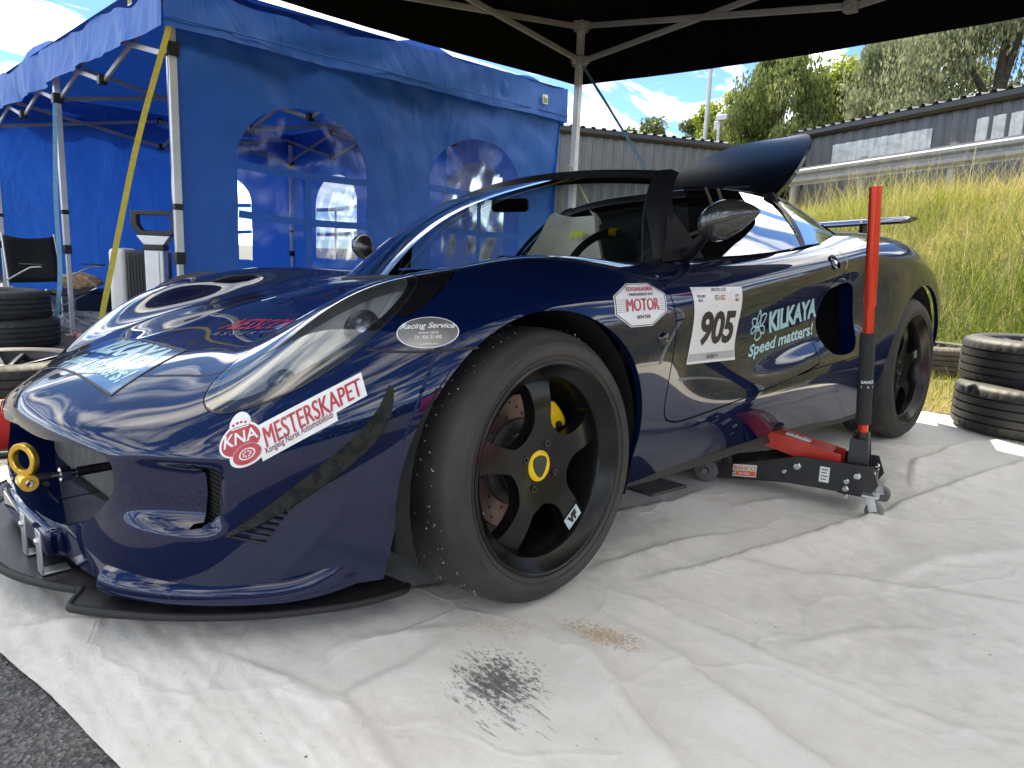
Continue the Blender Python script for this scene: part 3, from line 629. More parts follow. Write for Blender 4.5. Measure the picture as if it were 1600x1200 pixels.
# sewn-on maker's badges
M['badge_white'] = mat('white_badge', (.78, .79, .74), .6); M['badge_green'] = mat('olive_badge_print', (.25, .29, .03), .6)
for (c, ux) in (((3.225, TY0-.055, 1.915), Vector((1, 0, 0))), ((TX0-.055, 2.62, 1.985), Vector((0, -1, 0)))):
    c = Vector(c); nd = Vector((ux.y, -ux.x, 0)); mb = MB()
    mb.add([c+ux*a+Vector((0, 0, b))+nd*.006 for a, b in ((-.03, -.034), (.03, -.034), (.03, .034), (-.03, .034))], [(0, 1, 2, 3)]); bo = tpart(mb.build('badge', M['badge_white'], None))
    mb = MB(); mb.add([c+ux*a+Vector((0, 0, b))+nd*.009 for a, b in ((-.022, -.026), (.022, -.026), (.022, .012), (.0, .004), (-.022, .026))], [(0, 1, 2, 3, 4)]); mo = mb.build('badge_print', M['badge_green'], None); mo.parent = bo
# tie-down straps
M['strap_yellow'] = noisy('yellow_webbing', (.52, .43, .05), (.62, .53, .09), 40, .75, bs=.2); M['strap_blue'] = noisy('pale_blue_webbing', (.10, .26, .42), (.16, .34, .5), 40, .75)
def ribbon(name, pts, wd, m, label, cat='strap', side=(1, 0, 0), group=None):
    P = catmull(pts, 6); V_ = []; sd = Vector(side)
    for i, p in enumerate(P):
        p = Vector(p); tw = sd*wd/2; V_ += [p-tw, p+tw]
    n = len(P); V_ = V_+[v+Vector((.0, .0015, 0)) for v in V_]; F = [(2*i, 2*i+1, 2*i+3, 2*i+2) for i in range(n-1)]; k = 2*n
    F += [tuple(reversed([a+k for a in f])) for f in F]
    return tag(pymesh(name, V_, F, m), label, cat, group)
ribbon('tie_strap', [(TX0+.0, TY0-.03, 1.80), (.31, 2.38, 1.25), (.21, 2.48, .72), (.10, 2.58, .12), (.09, 2.6, .005)], .030, M['strap_yellow'], 'yellow webbing strap running from the tent corner down to the ground', side=(.9, -.3, 0))
ribbon('tie_strap', [(.43, 4.36, 1.66), (.36, 4.22, 1.0), (.31, 4.05, .45), (.22, 3.95, .02)], .03, M['strap_blue'], 'pale blue strap hanging beside the middle leg of the blue tent', side=(.9, -.3, 0))

# ================================================================== the black canopy over the car
M['black_cloth'] = mat('black_polyester', (.0025, .0025, .0028), .9, 0, Specular_IOR_Level=.1); 
CX0, CX1, CY0, CY1 = -.62, 2.96, -2.02, 1.68
can_ = empty('black_canopy', (1.17, -.17, 0), 0, 'black pop-up canopy with aluminium trusses spread over the sports car', 'canopy'); can_inv = Vector((-1.17, .17, 0))
def cpart(o): o.parent = can_; o.location = can_inv; return o
cpart(hip('roof', M['black_cloth'], CX0, CX1, CY0, CY1, 2.27, 2.95, .05, 14))
sagf = lambda q, t: (.045*math.sin(math.pi*t) if q == 1 else .02*math.sin(math.pi*t))
for o in valance(M['black_cloth'], CX0, CX1, CY0, CY1, 2.31, 1.90, 71, .008, 0, sagf=sagf): cpart(o)
lx, ly = CX1-.07, CY1-.07
for (x, y, le) in ((lx, ly, (-.03, -.02)), (CX0+.07, ly, (0, 0)), (CX0+.07, CY0+.07, (0, 0)), (lx, CY0+.07, (0, 0))): leg(x, y, M['white_alu'], 2.27, par=cpart, lean=le, mid=.7)
for (p, q, n) in (((lx, ly), (lx, CY0+.07), 2), ((lx, ly), (CX0+.07, ly), 2), ((CX0+.07, ly), (CX0+.07, CY0+.07), 2), ((lx, CY0+.07), (CX0+.07, CY0+.07), 2)):
    for i in range(n):
        a, b = lerp_(Vector((*p, 0)), Vector((*q, 0)), i/n), lerp_(Vector((*p, 0)), Vector((*q, 0)), (i+1)/n)
        scissor(a, b, 2.03, 2.25, M['grey_alu'], cpart, 1, .018, .034)
        for zz in (2.03, 2.25):
            mb = MB(); mb.box((b.x, b.y, zz), (.06, .06, .055)); mb.tube([(b.x-.04, b.y, zz), (b.x+.04, b.y, zz)], .008, 8); cpart(mb.build('truss_joint', M['grey_alu'], None, bevel=.005))
for zz in (2.03, 2.25):
    mb = MB(); mb.box((lx, ly, zz), (.075, .075, .07)); mb.box((lx-.05, ly, zz), (.05, .03, .05)); mb.box((lx, ly-.05, zz), (.03, .05, .05)); cpart(mb.build('truss_joint', M['grey_alu'], None, bevel=.005))
mid_ = Vector(((lx+CX0+.07)/2, (ly+CY0+.07)/2, 0))
ribbon('guy_strap', [(lx-.0, ly-.03, 2.0), (lx-.1, ly-.4, 1.62), (lx-.28, ly-.9, 1.12), (lx-.45, ly-1.35, .62)], .022, M['strap_blue'], 'thin blue strap hanging from the black canopy corner behind the car', side=(.8, -.6, 0))
M['cord'] = mat('pale_yellow_cord', (.55, .52, .30), .8)
mb = MB(); mb.tube([(lx-.05, ly, 1.35), (lx+.4, ly-.2, .6), (lx+.75, ly-.35, .01)], .006, 6); tag(mb.build('yellow_rope', M['cord'], None, 60), 'pale yellow rope stretched from the canopy pole to the ground', 'rope')
# ================================================================== the sports car
M['paint'] = mat('navy_metallic_paint', (.004, .010, .05), .34, .30, Coat_Weight=1.0, Coat_Roughness=.004, Coat_IOR=1.52, Specular_IOR_Level=0.0)
_x = noise(M['paint'], 900, 2, .6); _r = ramp(M['paint'], _x.outputs[0], [(.4, (.0014, .0058, .035)), (.7, (.0026, .0108, .062))])
_vc = nodes(M['paint'])[0].new('ShaderNodeTexVoronoi'); _vc.inputs['Scale'].default_value = 75; _tc = nodes(M['paint'])[0].new('ShaderNodeTexCoord'); nodes(M['paint'])[1].new(_tc.outputs['Object'], _vc.inputs['Vector'])
_nz = noise(M['paint'], 6, 4, .6); _mm = nodes(M['paint'])[0].new('ShaderNodeMath'); _mm.operation = 'MULTIPLY_ADD'; nodes(M['paint'])[1].new(_nz.outputs[0], _mm.inputs[0]); _mm.inputs[1].default_value = .30; nodes(M['paint'])[1].new(_vc.outputs['Distance'], _mm.inputs[2])
_ch = ramp(M['paint'], _mm.outputs[0], [(.150, (.85, .85, .85)), (.165, (0, 0, 0))])       # stone chips and flies
setc(M['paint'], mixc(M['paint'], _ch.outputs[0], _r.outputs[0], (.32, .32, .33)))
M['gloss_black'] = mat('gloss_black', (.006, .006, .007), .08, 0, Coat_Weight=.6, Coat_Roughness=.03)
M['black_plastic'] = noisy('black_plastic', (.012, .012, .013), (.02, .02, .021), 60, .5, bs=.05)
M['matt_black'] = mat('matt_black', (.006, .006, .006), .85)
M['rubber_seal'] = mat('rubber_seal', (.008, .008, .008), .6)
M['carbon'] = mat('carbon_fibre', (.01, .01, .01), .45, 0, Specular_IOR_Level=.12)
def _carbon(m, sc):
    n, l, b = nodes(m); t = n.new('ShaderNodeTexCoord'); c = n.new('ShaderNodeTexChecker'); mp_ = n.new('ShaderNodeMapping')
    mp_.inputs['Rotation'].default_value = (.6, .3, .78); l.new(t.outputs['Object'], mp_.inputs[0]); l.new(mp_.outputs[0], c.inputs['Vector'])
    c.inputs['Scale'].default_value = sc; c.inputs['Color1'].default_value = (.012, .012, .012, 1); c.inputs['Color2'].default_value = (.045, .043, .036, 1)
    l.new(c.outputs[0], b.inputs['Base Color'])
_x = noise(M['carbon'], 45, 2, .5); _r = ramp(M['carbon'], _x.outputs[0], [(.42, (.005, .005, .005)), (.55, (.016, .0155, .013))]); setc(M['carbon'], _r.outputs[0])
M['carbon_fine'] = mat('fine_carbon_fibre', (.02, .02, .02), .25, 0, Coat_Weight=.8, Coat_Roughness=.06); _carbon(M['carbon_fine'], 330)
M['alu'] = noisy('brushed_aluminium', (.55, .55, .56), (.7, .7, .71), 40, .38, .9)
M['steel'] = mat('bright_steel', (.62, .62, .63), .25, 1.0)
M['glass'] = mat('clear_glass', (.9, .97, .95), .0, 0, IOR=1.45, Alpha=.12)
def _glass(m, tint, refl):
    n, l, b = nodes(m); n.remove(b); o_ = n['Material Output']
    g = n.new('ShaderNodeBsdfGlossy'); g.inputs['Roughness'].default_value = .004; g.inputs['Color'].default_value = (1, 1, 1, 1)
    t = n.new('ShaderNodeBsdfTransparent'); t.inputs['Color'].default_value = (*tint, 1)
    f = n.new('ShaderNodeFresnel'); f.inputs['IOR'].default_value = 1.5
    k = n.new('ShaderNodeMath'); k.operation = 'MULTIPLY'; k.inputs[1].default_value = refl; k.use_clamp = True; l.new(f.outputs[0], k.inputs[0])
    mx_ = n.new('ShaderNodeMixShader'); l.new(k.outputs[0], mx_.inputs[0]); l.new(t.outputs[0], mx_.inputs[1]); l.new(g.outputs[0], mx_.inputs[2])
    l.new(mx_.outputs[0], o_.inputs[0])
_glass(M['glass'], (.86, .93, .9), 2.4)
M['dark_glass'] = mat('tinted_side_glass', (.1, .1, .1)); _glass(M['dark_glass'], (.50, .57, .58), 4.5)
M['lens'] = mat('headlamp_lens', (.5, .5, .5)); _glass(M['lens'], (.82, .85, .87), 1.9)

car = empty('sports_car', (0, 0, 0), 0, 'low dark blue metallic sports car with race number on its door', 'car')

# control net of the left body half: (x rearwards from front axle, half width, height)
NET = [
 # 0 centre line of the nose, top to bottom
 [(-.715,0,.418),(-.742,0,.405),(-.758,0,.386),(-.765,0,.362),(-.760,0,.338),(-.755,0,.30),(-.752,0,.26),(-.752,0,.215),(-.752,0,.165),(-.745,0,.105)],
 [(-.63,0,.452),(-.66,.08,.444),(-.695,.14,.422),(-.737,.182,.386),(-.750,.203,.355),(-.746,.21,.312),(-.738,.215,.265),(-.738,.22,.215),(-.74,.22,.16),(-.735,.22,.105)],
 [(-.50,0,.495),(-.53,.13,.488),(-.585,.25,.468),(-.652,.34,.424),(-.69,.378,.384),(-.702,.395,.342),(-.702,.405,.29),(-.705,.415,.23),(-.71,.42,.165),(-.705,.42,.108)],
 [(-.37,0,.535),(-.39,.17,.534),(-.45,.33,.524),(-.505,.43,.502),(-.565,.512,.458),(-.607,.555,.395),(-.615,.575,.335),(-.612,.585,.265),(-.61,.585,.185),(-.60,.58,.112)],
 [(-.24,0,.572),(-.25,.2,.574),(-.30,.38,.574),(-.345,.49,.607),(-.41,.585,.576),(-.462,.66,.50),(-.48,.69,.42),(-.485,.695,.325),(-.475,.68,.215),(-.46,.66,.115)],
 [(-.12,0,.60),(-.12,.2,.604),(-.15,.38,.610),(-.20,.50,.657),(-.25,.60,.660),(-.295,.71,.605),(-.325,.768,.51),(-.335,.78,.385),(-.335,.755,.24),(-.33,.72,.118)],
 [(-.02,0,.622),(-.01,.2,.627),(-.02,.39,.638),(-.06,.50,.670),(-.10,.625,.697),(-.135,.755,.655),(-.155,.815,.565),(-.16,.828,.43),(-.16,.81,.27),(-.16,.775,.13)],
 [(.09,0,.640),(.10,.2,.646),(.10,.40,.662),(.09,.53,.700),(.08,.65,.724),(.07,.775,.682),(.06,.832,.59),(.06,.845,.45),(.06,.825,.29),(.06,.785,.15)],
 [(.30,0,.66),(.30,.2,.665),(.30,.42,.68),(.29,.56,.712),(.285,.67,.724),(.28,.782,.682),(.28,.832,.59),(.28,.838,.46),(.28,.818,.31),(.28,.775,.17)],
 [(.50,0,.67),(.50,.2,.675),(.50,.42,.69),(.50,.58,.712),(.50,.682,.714),(.50,.782,.672),(.50,.822,.585),(.50,.822,.47),(.50,.82,.33),(.50,.775,.185)],
 [(.80,0,.68),(.80,.2,.685),(.80,.42,.70),(.80,.60,.722),(.80,.69,.728),(.80,.785,.684),(.80,.802,.59),(.80,.798,.47),(.80,.835,.345),(.80,.78,.19)],
 [(1.1,0,.72),(1.1,.2,.72),(1.1,.42,.73),(1.1,.60,.745),(1.1,.695,.752),(1.1,.790,.710),(1.1,.793,.61),(1.1,.785,.485),(1.1,.840,.365),(1.1,.782,.19)],
 [(1.4,0,.78),(1.4,.2,.78),(1.4,.42,.79),(1.4,.60,.79),(1.4,.695,.784),(1.4,.796,.745),(1.4,.792,.645),(1.4,.78,.515),(1.4,.842,.385),(1.4,.785,.185)],
 [(1.65,0,.85),(1.65,.2,.85),(1.65,.42,.845),(1.65,.58,.825),(1.65,.69,.815),(1.65,.80,.775),(1.65,.790,.68),(1.65,.785,.53),(1.65,.838,.39),(1.65,.79,.17)],
 [(1.92,0,.88),(1.92,.2,.88),(1.92,.42,.87),(1.92,.57,.862),(1.92,.68,.852),(1.92,.795,.81),(1.92,.832,.71),(1.92,.836,.56),(1.92,.838,.39),(1.92,.79,.17)],
 [(2.2,0,.89),(2.2,.2,.89),(2.2,.42,.885),(2.2,.56,.878),(2.2,.67,.866),(2.2,.79,.822),(2.2,.842,.72),(2.2,.85,.57),(2.2,.85,.40),(2.2,.80,.18)],
 [(2.48,0,.875),(2.48,.2,.875),(2.48,.42,.87),(2.48,.55,.864),(2.48,.65,.845),(2.48,.765,.79),(2.48,.832,.69),(2.48,.845,.55),(2.48,.845,.39),(2.48,.80,.20)],
 [(2.74,0,.84),(2.74,.2,.84),(2.74,.42,.838),(2.74,.53,.826),(2.73,.62,.795),(2.71,.725,.73),(2.70,.795,.64),(2.70,.815,.53),(2.70,.81,.39),(2.70,.77,.23)],
 [(2.97,0,.79),(2.97,.2,.79),(2.96,.40,.785),(2.945,.50,.765),(2.92,.58,.73),(2.90,.67,.66),(2.89,.73,.58),(2.88,.745,.49),(2.88,.74,.38),(2.88,.70,.26)],
]
def eval_net(P, n, iters=4):
    P = np.array(P, float); flip = np.array([1, -1, 1.0])
    def ghost(C):
        g = np.concatenate([(C[1:2]*flip), C, 2*C[-1:]-C[-2:-1]], 0)
        left = g[:, 1:2]*flip
        return np.concatenate([left, g, 2*g[:, -1:]-g[:, -2:-1]], 1)
    def basis(t): return np.array([(1-t)**3/6, (3*t**3-6*t*t+4)/6, (-3*t**3+3*t*t+3*t+1)/6, t**3/6])
    C = P.copy(); b0 = np.array([1, 4, 1])/6
    for _ in range(iters):
        G = ghost(C); Lm = sum(b0[a]*b0[b]*G[a:a+P.shape[0], b:b+P.shape[1]] for a in range(3) for b in range(3))
        C = C + (P-Lm)
        C[0, :, 1] = 0; C[:, 0, 1] = 0
    G = ghost(C); R_, Q_ = P.shape[:2]
    us = np.linspace(0, R_-1, (R_-1)*n+1); vs_ = np.linspace(0, Q_-1, (Q_-1)*n+1)
    def mtx(us, k):
        A = np.zeros((len(us), k+2))
        for r, u in enumerate(us):
            i = min(int(u), k-2); A[r, i:i+4] += basis(u-i)
        return A
    A, B = mtx(us, R_), mtx(vs_, Q_)
    return np.einsum('ri,sj,ijc->rsc', A, B, G)

PHI = .06                                     # the jack lifts this side: the body is rolled a little
def roll(v): return Vector((v[0], v[1], v[2]-PHI*(v[1]+.8)))
NET = np.array(NET, float); NET[..., 2] += PHI*(.8-NET[..., 1])
SURF = eval_net(NET, 9)                       # (rows, cols, 3) dense body surface, half width positive
SURF[0, :, 1] = 0; SURF[:, 0, 1] = 0
SURF[..., 2] -= PHI*(.8-SURF[..., 1])
def far(v): return Vector((v[0], -v[1], v[2]-2*PHI*abs(v[1])))
# sculpt: corner intake bowl and the waist recess that feeds the mesh
_X, _W, _Z = SURF[..., 0], SURF[..., 1], SURF[..., 2]
_bowl = smooth_step(.40, .56, _W)*(1-smooth_step(.575, .61, _W))*smooth_step(.228, .262, _Z)*(1-smooth_step(.335, .358, _Z))*(_X < -.5)
SURF[..., 0] += .03*_bowl
def to_world(p): return Vector((p[0], -p[1], p[2]))

def grid_bm():
    bm = bmesh.new(); r, c = SURF.shape[:2]
    vv = [[bm.verts.new((SURF[i, j, 0], -SURF[i, j, 1], SURF[i, j, 2])) for j in range(c)] for i in range(r)]
    for i in range(r-1):
        for j in range(c-1):
            try: bm.faces.new((vv[i][j], vv[i][j+1], vv[i+1][j+1], vv[i+1][j]))
            except ValueError: pass
    bmesh.ops.remove_doubles(bm, verts=bm.verts, dist=1e-6)
    bmesh.ops.dissolve_degenerate(bm, edges=bm.edges, dist=1e-6)
    return bm
def arch_fn(cx, cz, r, wmin=.45, rb=None):
    def f(x, w_, z):
        d = r-np.hypot(x-cx, z-cz)
        low = np.minimum((rb or r)-np.abs(x-cx), cz-z)
        return np.where(w_ > wmin, np.maximum(d, low), -1.0)
    return f
f_arch = arch_fn(-.012, .292, .328); r_arch = arch_fn(2.30, .315, .352)
mouth_poly = catmull([(-.2,.338),(0,.336),(.14,.338),(.255,.348),(.335,.350),(.388,.343),(.408,.316),(.402,.278),(.360,.232),(.30,.200),(.226,.177),(.07,.160),(-.2,.158)], 8, True)
_mouth = poly_sdf(mouth_poly); mouth = lambda x, w_, z: np.where(x < -.5, _mouth(w_, z), -1.0)
_corner = poly_sdf(catmull([(.550,.350),(.570,.344),(.586,.328),(.593,.298),(.583,.262),(.562,.244),(.560,.27),(.561,.30),(.557,.33)], 6, True))
corner = lambda x, w_, z: np.where(x < -.5, _corner(w_, z), -1.0)
_cock = poly_sdf(catmull([(.135,-.2),(.135,0),(.165,.2),(.27,.38),(.43,.52),(.66,.630),(.85,.667),(1.2,.672),(1.46,.668),(1.62,.62),(1.74,.5),(1.78,.2),(1.78,-.2)], 8, True))
cockpit = lambda x, w_, z: np.where(z > .6, _cock(x, w_), -1.0)
door_out = catmull([(.432,.74),(.424,.56),(.405,.40),(.412,.352),(.445,.332),(.52,.328),(.82,.356),(1.27,.405),(1.315,.45),(1.335,.56),(1.375,.635),(1.44,.672),(1.51,.705),(1.525,.78),(1.51,.86),(1.0,.9),(.6,.86)], 6, True)
_door = poly_sdf(door_out); door_f = lambda x, w_, z: np.where(w_ > .3, _door(x, z), -1.0)
intake_out = catmull([(1.40,.632),(1.48,.662),(1.59,.675),(1.655,.65),(1.68,.57),(1.67,.48),(1.62,.435),(1.52,.425),(1.42,.44),(1.378,.50)], 6, True)
_int = poly_sdf(intake_out); intake = lambda x, w_, z: np.where(w_ > .3, _int(x, z), -1.0)
# headlamp outline is given in the (x, half width) plan of the body surface
lamp_out = [(-.562,.487),(-.578,.510),(-.578,.545),(-.556,.585),(-.515,.628),(-.46,.665),(-.395,.690),(-.325,.694),(-.265,.680),(-.215,.645),(-.192,.60),(-.197,.565),(-.24,.535),(-.30,.512),(-.37,.487),(-.43,.468),(-.49,.463),(-.535,.470)]
lamp_poly = catmull(lamp_out, 6, True)
_lamp = poly_sdf(lamp_poly); lamp = lambda x, w_, z: np.where(z > .40, _lamp(x, w_), -1.0)
lampb_poly = catmull([(-.30,.705),(-.25,.716),(-.20,.702),(-.15,.672),(-.115,.632),(-.112,.60),(-.14,.575),(-.19,.56),(-.25,.60),(-.28,.66)], 6, True)

def mirror_bm(bm):
    """adds the other half, welded on the centre line"""
    g = bmesh.ops.duplicate(bm, geom=bm.verts[:]+bm.edges[:]+bm.faces[:])['geom']
    vs_ = [x for x in g if isinstance(x, bmesh.types.BMVert)]; fs = [x for x in g if isinstance(x, bmesh.types.BMFace)]
    for v in vs_: v.co = far(v.co)
    bmesh.ops.reverse_faces(bm, faces=fs)
    bmesh.ops.remove_doubles(bm, verts=[v for v in bm.verts if abs(v.co.y) < 1e-5], dist=1e-5)
def rim_in(bm, test, depth, direction=None):
    """turns the cut edges selected by test(co) inwards so that panels show a thickness"""
    es = [e for e in bm.edges if e.is_boundary and all(test(v.co) for v in e.verts)]
    if not es: return
    g = bmesh.ops.extrude_edge_only(bm, edges=es)['geom']
    nv = [x for x in g if isinstance(x, bmesh.types.BMVert)]
    for v in nv: v.co = v.co + (direction(v.co) if direction else Vector((0, depth if v.co.y < 0 else -depth, 0)))
BODY = grid_bm(); bmesh.ops.recalc_face_normals(BODY, faces=BODY.faces)
BODY.faces.ensure_lookup_table()
# make sure that normals look outwards (down-left side faces -y)
_f = max(BODY.faces, key=lambda f: -f.calc_center_median().y)
if _f.normal.y > 0: bmesh.ops.reverse_faces(BODY, faces=BODY.faces)
BVH = BVHTree.FromBMesh(BODY)
def on_body(p, d, off=0.0006):
    """projects a world point along d on the left body half"""
    p, d = Vector(p), Vector(d).normalized()
    h = BVH.ray_cast(p-d*.6, d, 2.0)
    if h[0] is None:
        h2 = BVH.find_nearest(p); return h2[0]+h2[1]*off, h2[1]
    n = h[1]
    if n.dot(d) > 0: n = -n
    return h[0]+n*off, n

GAP = .0022
work = BODY.copy()
for fn in (f_arch, r_arch, mouth, corner, intake): carve(work, fn)
carve(work, cockpit)
sp_front = lambda x, w_, z: .43-x+0*z           # front clam ends at the door line
is_arch = lambda c: (f_arch(np.array([c.x]), np.array([abs(c.y)]), np.array([c.z]))[0] > -.004) or (r_arch(np.array([c.x]), np.array([abs(c.y)]), np.array([c.z]))[0] > -.004)
# door
db = work.copy(); carve(db, lambda x, w_, z: door_f(x, w_, z)-GAP, inside=False)
door_bm = db
carve(work, lambda x, w_, z: door_f(x, w_, z)+GAP)
# lamp hole
lampless = work
lamp_patch = BODY.copy(); carve(lamp_patch, lambda x, w_, z: lamp(x, w_, z)-.0016, inside=False)
_lb = poly_sdf(lampb_poly)
lampb_patch = BODY.copy(); carve(lampb_patch, lambda x, w_, z: np.where(z > .5, np.minimum(_lb(x, w_), -_lamp(x, w_))-.0012, -1.0), inside=False)
carve(lampless, lambda x, w_, z: lamp(x, w_, z)+.0016)
carve(lampless, lambda x, w_, z: np.where(z > .5, _lb(x, w_), -1.0))
# split the rest: front clam | sill | rear clam
seam_z = lambda x: np.where(x < .5, .565, .40)
fr = lampless.copy(); carve(fr, lambda x, w_, z: (.47-x), inside=False)
rest = lampless.copy(); carve(rest, lambda x, w_, z: (.47-x), inside=True)
f_sill_poly = poly_sdf([(.43,.30),(.47,.0),(1.9,.0),(1.96,.405),(1.9,.42),(1.30,.40),(.45,.33)])
sill_fn = lambda x, w_, z: np.where(w_ > .3, f_sill_poly(x, z), -1.0)
sl_bm = rest.copy(); carve(sl_bm, lambda x, w_, z: sill_fn(x, w_, z)-.0012, inside=False)
carve(rest, lambda x, w_, z: sill_fn(x, w_, z)+.0012)

def arch_dir(c):
    cx = -.012 if c.x < 1 else 2.30
    return Vector((0, .016 if c.y < 0 else -.016, 0))
rim_in(fr, is_arch, .035, arch_dir)
rim_in(fr, lambda c: c.x < -.5 and _mouth(abs(c.y), c.z)[0] > -.004, .05, lambda c: Vector((.012, 0, 0)))
rim_in(fr, lambda c: _lamp(c.x, abs(c.y))[0] > -.006 and c.z > .4 and abs(c.y) > .3, .02, lambda c: Vector((.004, .006, -.02)))
mirror_bm(fr); clam = bm_obj('front_clam', fr, M['paint'], car)
rim_in(rest, is_arch, .035, arch_dir)
rim_in(rest, lambda c: _int(c.x, c.z)[0] > -.004, .05)
mirror_bm(rest); rclam = bm_obj('rear_clam', rest, M['paint'], car)
for side in (0, 1):
    b = door_bm.copy(); rim_in(b, lambda c: True, .02, lambda c: Vector((0, .018, -.002)))
    s_ = sl_bm.copy(); rim_in(s_, is_arch, .035, arch_dir)
    lp, lb_ = lamp_patch.copy(), lampb_patch.copy()
    if side:
        for q in (b, s_, lp, lb_):
            for v in q.verts: v.co = far(v.co)
            bmesh.ops.reverse_faces(q, faces=q.faces)
    dr = bm_obj('door', b, M['paint'], car)
    if not side: near_door = dr
    bm_obj('sill', s_, M['paint'], car)
    sg = -1 if side == 0 else 1
    hl = bm_obj('headlight', lp, M['lens'], car)
    # dark surround of the lamp, a band just inside the outline, and the bowl with its lamps
    mbk = MB()
    ring = []
    for (x, w_) in lamp_poly:
        c0 = np.array([-.40, .59]); v = c0-np.array([x, w_]); k = min(.022/np.linalg.norm(v), .5)
        pi = np.array([x, w_])+v*k
        row = []
        for (q, off) in ((np.array([x, w_]), -.0008), (pi, -.0012), (pi, -.03), (pi*.55+c0*.45, -.075), (c0, -.085)):
            h, n_ = on_body((q[0], -q[1], .9), (0, 0, -1), off); row.append(h if sg < 0 else far(h))
        ring.append(row)
    n_ = len(ring)
    for k in range(4):
        V = [r[k] for r in ring]+[r[k+1] for r in ring]
        F = [(i, (i+1) % n_, n_+(i+1) % n_, n_+i) for i in range(n_)]
        if k == 0: M.setdefault('lamp_surround', mat('lamp_surround', (.03, .03, .032), .25)); band = pymesh('lamp_surround', V, F, M['lamp_surround'], hl, True)
        else: mbk.add(V, F)
    M.setdefault('lamp_bowl', noisy('lamp_bowl_grey', (.34, .355, .37), (.46, .47, .48), 9, .35, .25))
    mbk.build('lamp_bowl', M['lamp_bowl'], hl, 60)
    for (lx, lw, lr) in ((-.49, .575, .030), (-.335, .61, .036)):
        h, nn = on_body((lx, -lw, .9), (0, 0, -1), -.05); h = h if sg < 0 else far(h)
        d = Vector((-.75, sg*.35, .55)).normalized(); mt = d.to_track_quat('Z', 'Y').to_matrix().to_4x4(); mt.translation = h
        mm = MB(); mm.lathe([(lr, -.02), (lr, .008), (lr*.92, .012), (lr*.86, .004), (lr*.5, -.012), (.001, -.018)], 28, mt)
        mm.build('lamp_reflector', M['steel'], hl, 50)
        mm = MB(); mm.lathe([(lr*.84, .004), (lr*.6, .013), (lr*.3, .018), (.001, .019)], 24, mt); mm.build('projector_lens', M['lens'], hl, True)
    bm_obj('lamp_filler', lb_, M['gloss_black'], car)

# thin dark panel seams laid on the body
def seam(pts, d, name='panel_gap', width=.003, parent=car, mir=True, m='rubber_seal'):
    P = catmull(pts, 8); L_, R_ = [], []
    hs = [on_body(p, d, .0005) for p in P]
    for i, (h, n_) in enumerate(hs):
        t = (hs[min(i+1, len(hs)-1)][0]-hs[max(i-1, 0)][0]).normalized(); s = n_.cross(t).normalized()*width/2
        L_.append(h+s); R_.append(h-s)
    k = len(P); F = [(i, i+1, k+i+1, k+i) for i in range(k-1)]
    pymesh(name, L_+R_, F, M[m], parent)
    if mir: pymesh(name, [far(v) for v in L_+R_], [tuple(reversed(f)) for f in F], M[m], parent)
seam([(-.372,-.9,.5515),(-.35,-.9,.550),(-.31,-.9,.5495),(-.27,-.9,.552),(-.20,-.9,.556)], (0, 1, 0), parent=clam, width=.0045)
seam([(.272,-.9,.560),(.35,-.9,.568),(.424,-.9,.573)], (0, 1, 0), parent=clam, width=.004)
seam([(1.69,-.95,.612),(1.80,-.95,.626),(1.90,-.95,.632),(1.96,-.95,.634)], (0, 1, 0), parent=rclam, width=.004)
# ------------------------------------------------------------------ windscreen, cabin
def far_copy(V): return [far(v) for v in V]
def grid_faces(r, c): return [(i*c+j, i*c+j+1, (i+1)*c+j+1, (i+1)*c+j) for i in range(r-1) for j in range(c-1)]
def lerp(a, b, t): return a+(b-a)*t
base_c = catmull([(.665,-.632,.7345),(.43,-.52,.702),(.27,-.38,.690),(.165,-.2,.688),(.132,0,.690),(.165,.2,.688),(.27,.38,.690),(.43,.52,.702),(.665,.632,.7345)], 6)
ts_ = np.linspace(-1, 1, len(base_c))
top_c = np.array([(.865-.075*(1-t*t), .505*t, .998+.034*(1-t*t)) for t in ts_])
V = []; nv = 14
for k in range(nv):
    t = k/(nv-1)
    for a, b in zip(base_c, top_c):
        p = lerp(a, b, t); bul = .05*math.sin(math.pi*t); p = p+np.array([-.62, 0, .78])*bul
        V.append(roll(p))
F = [tuple(reversed(f)) for f in grid_faces(nv, len(base_c))]
screen = pymesh('windscreen', V, F, M['glass'], car, True)
fm = MB()
nb = len(base_c)
pill = [V[k*nb+0] for k in range(nv)]; pill2 = [V[k*nb+nb-1] for k in range(nv)]
hdr = [V[(nv-1)*nb+j] for j in range(nb)]
def strip(points, inward, wd, th, mb=None):
    """flat band swept along points; inward: function giving the direction of the band's width"""
    mb = mb or MB(); k = len(points); vv = []
    for i, p in enumerate(points):
        t = (points[min(i+1, k-1)]-points[max(i-1, 0)]).normalized(); a = inward(i, p); a = (a-t*a.dot(t)).normalized(); n_ = t.cross(a).normalized()
        ww = wd(i/(k-1)) if callable(wd) else wd
        for (u, h) in ((-.25, .5), (.15, .9), (.75, .6), (.8, -.5), (-.1, -.7)): vv.append(p+a*ww*u+n_*th*h)
    F_ = [(i*5+j, i*5+(j+1) % 5, (i+1)*5+(j+1) % 5, (i+1)*5+j) for i in range(k-1) for j in range(5)]
    F_ += [tuple(range(5)), tuple(reversed(range((k-1)*5, k*5)))]
    return mb.add(vv, F_)
strip([p.copy() for p in pill], lambda i, p: Vector((-.55, .8, 0)), lambda t: .088-.026*t, .022, fm)
strip([p.copy() for p in reversed(pill2)], lambda i, p: Vector((-.55, -.8, 0)), .06, .02, fm)
strip(hdr, lambda i, p: Vector((-.6, 0, -.7)), .040, .018, fm)
fmo = fm.build('screen_frame', M['gloss_black'], screen, 45)
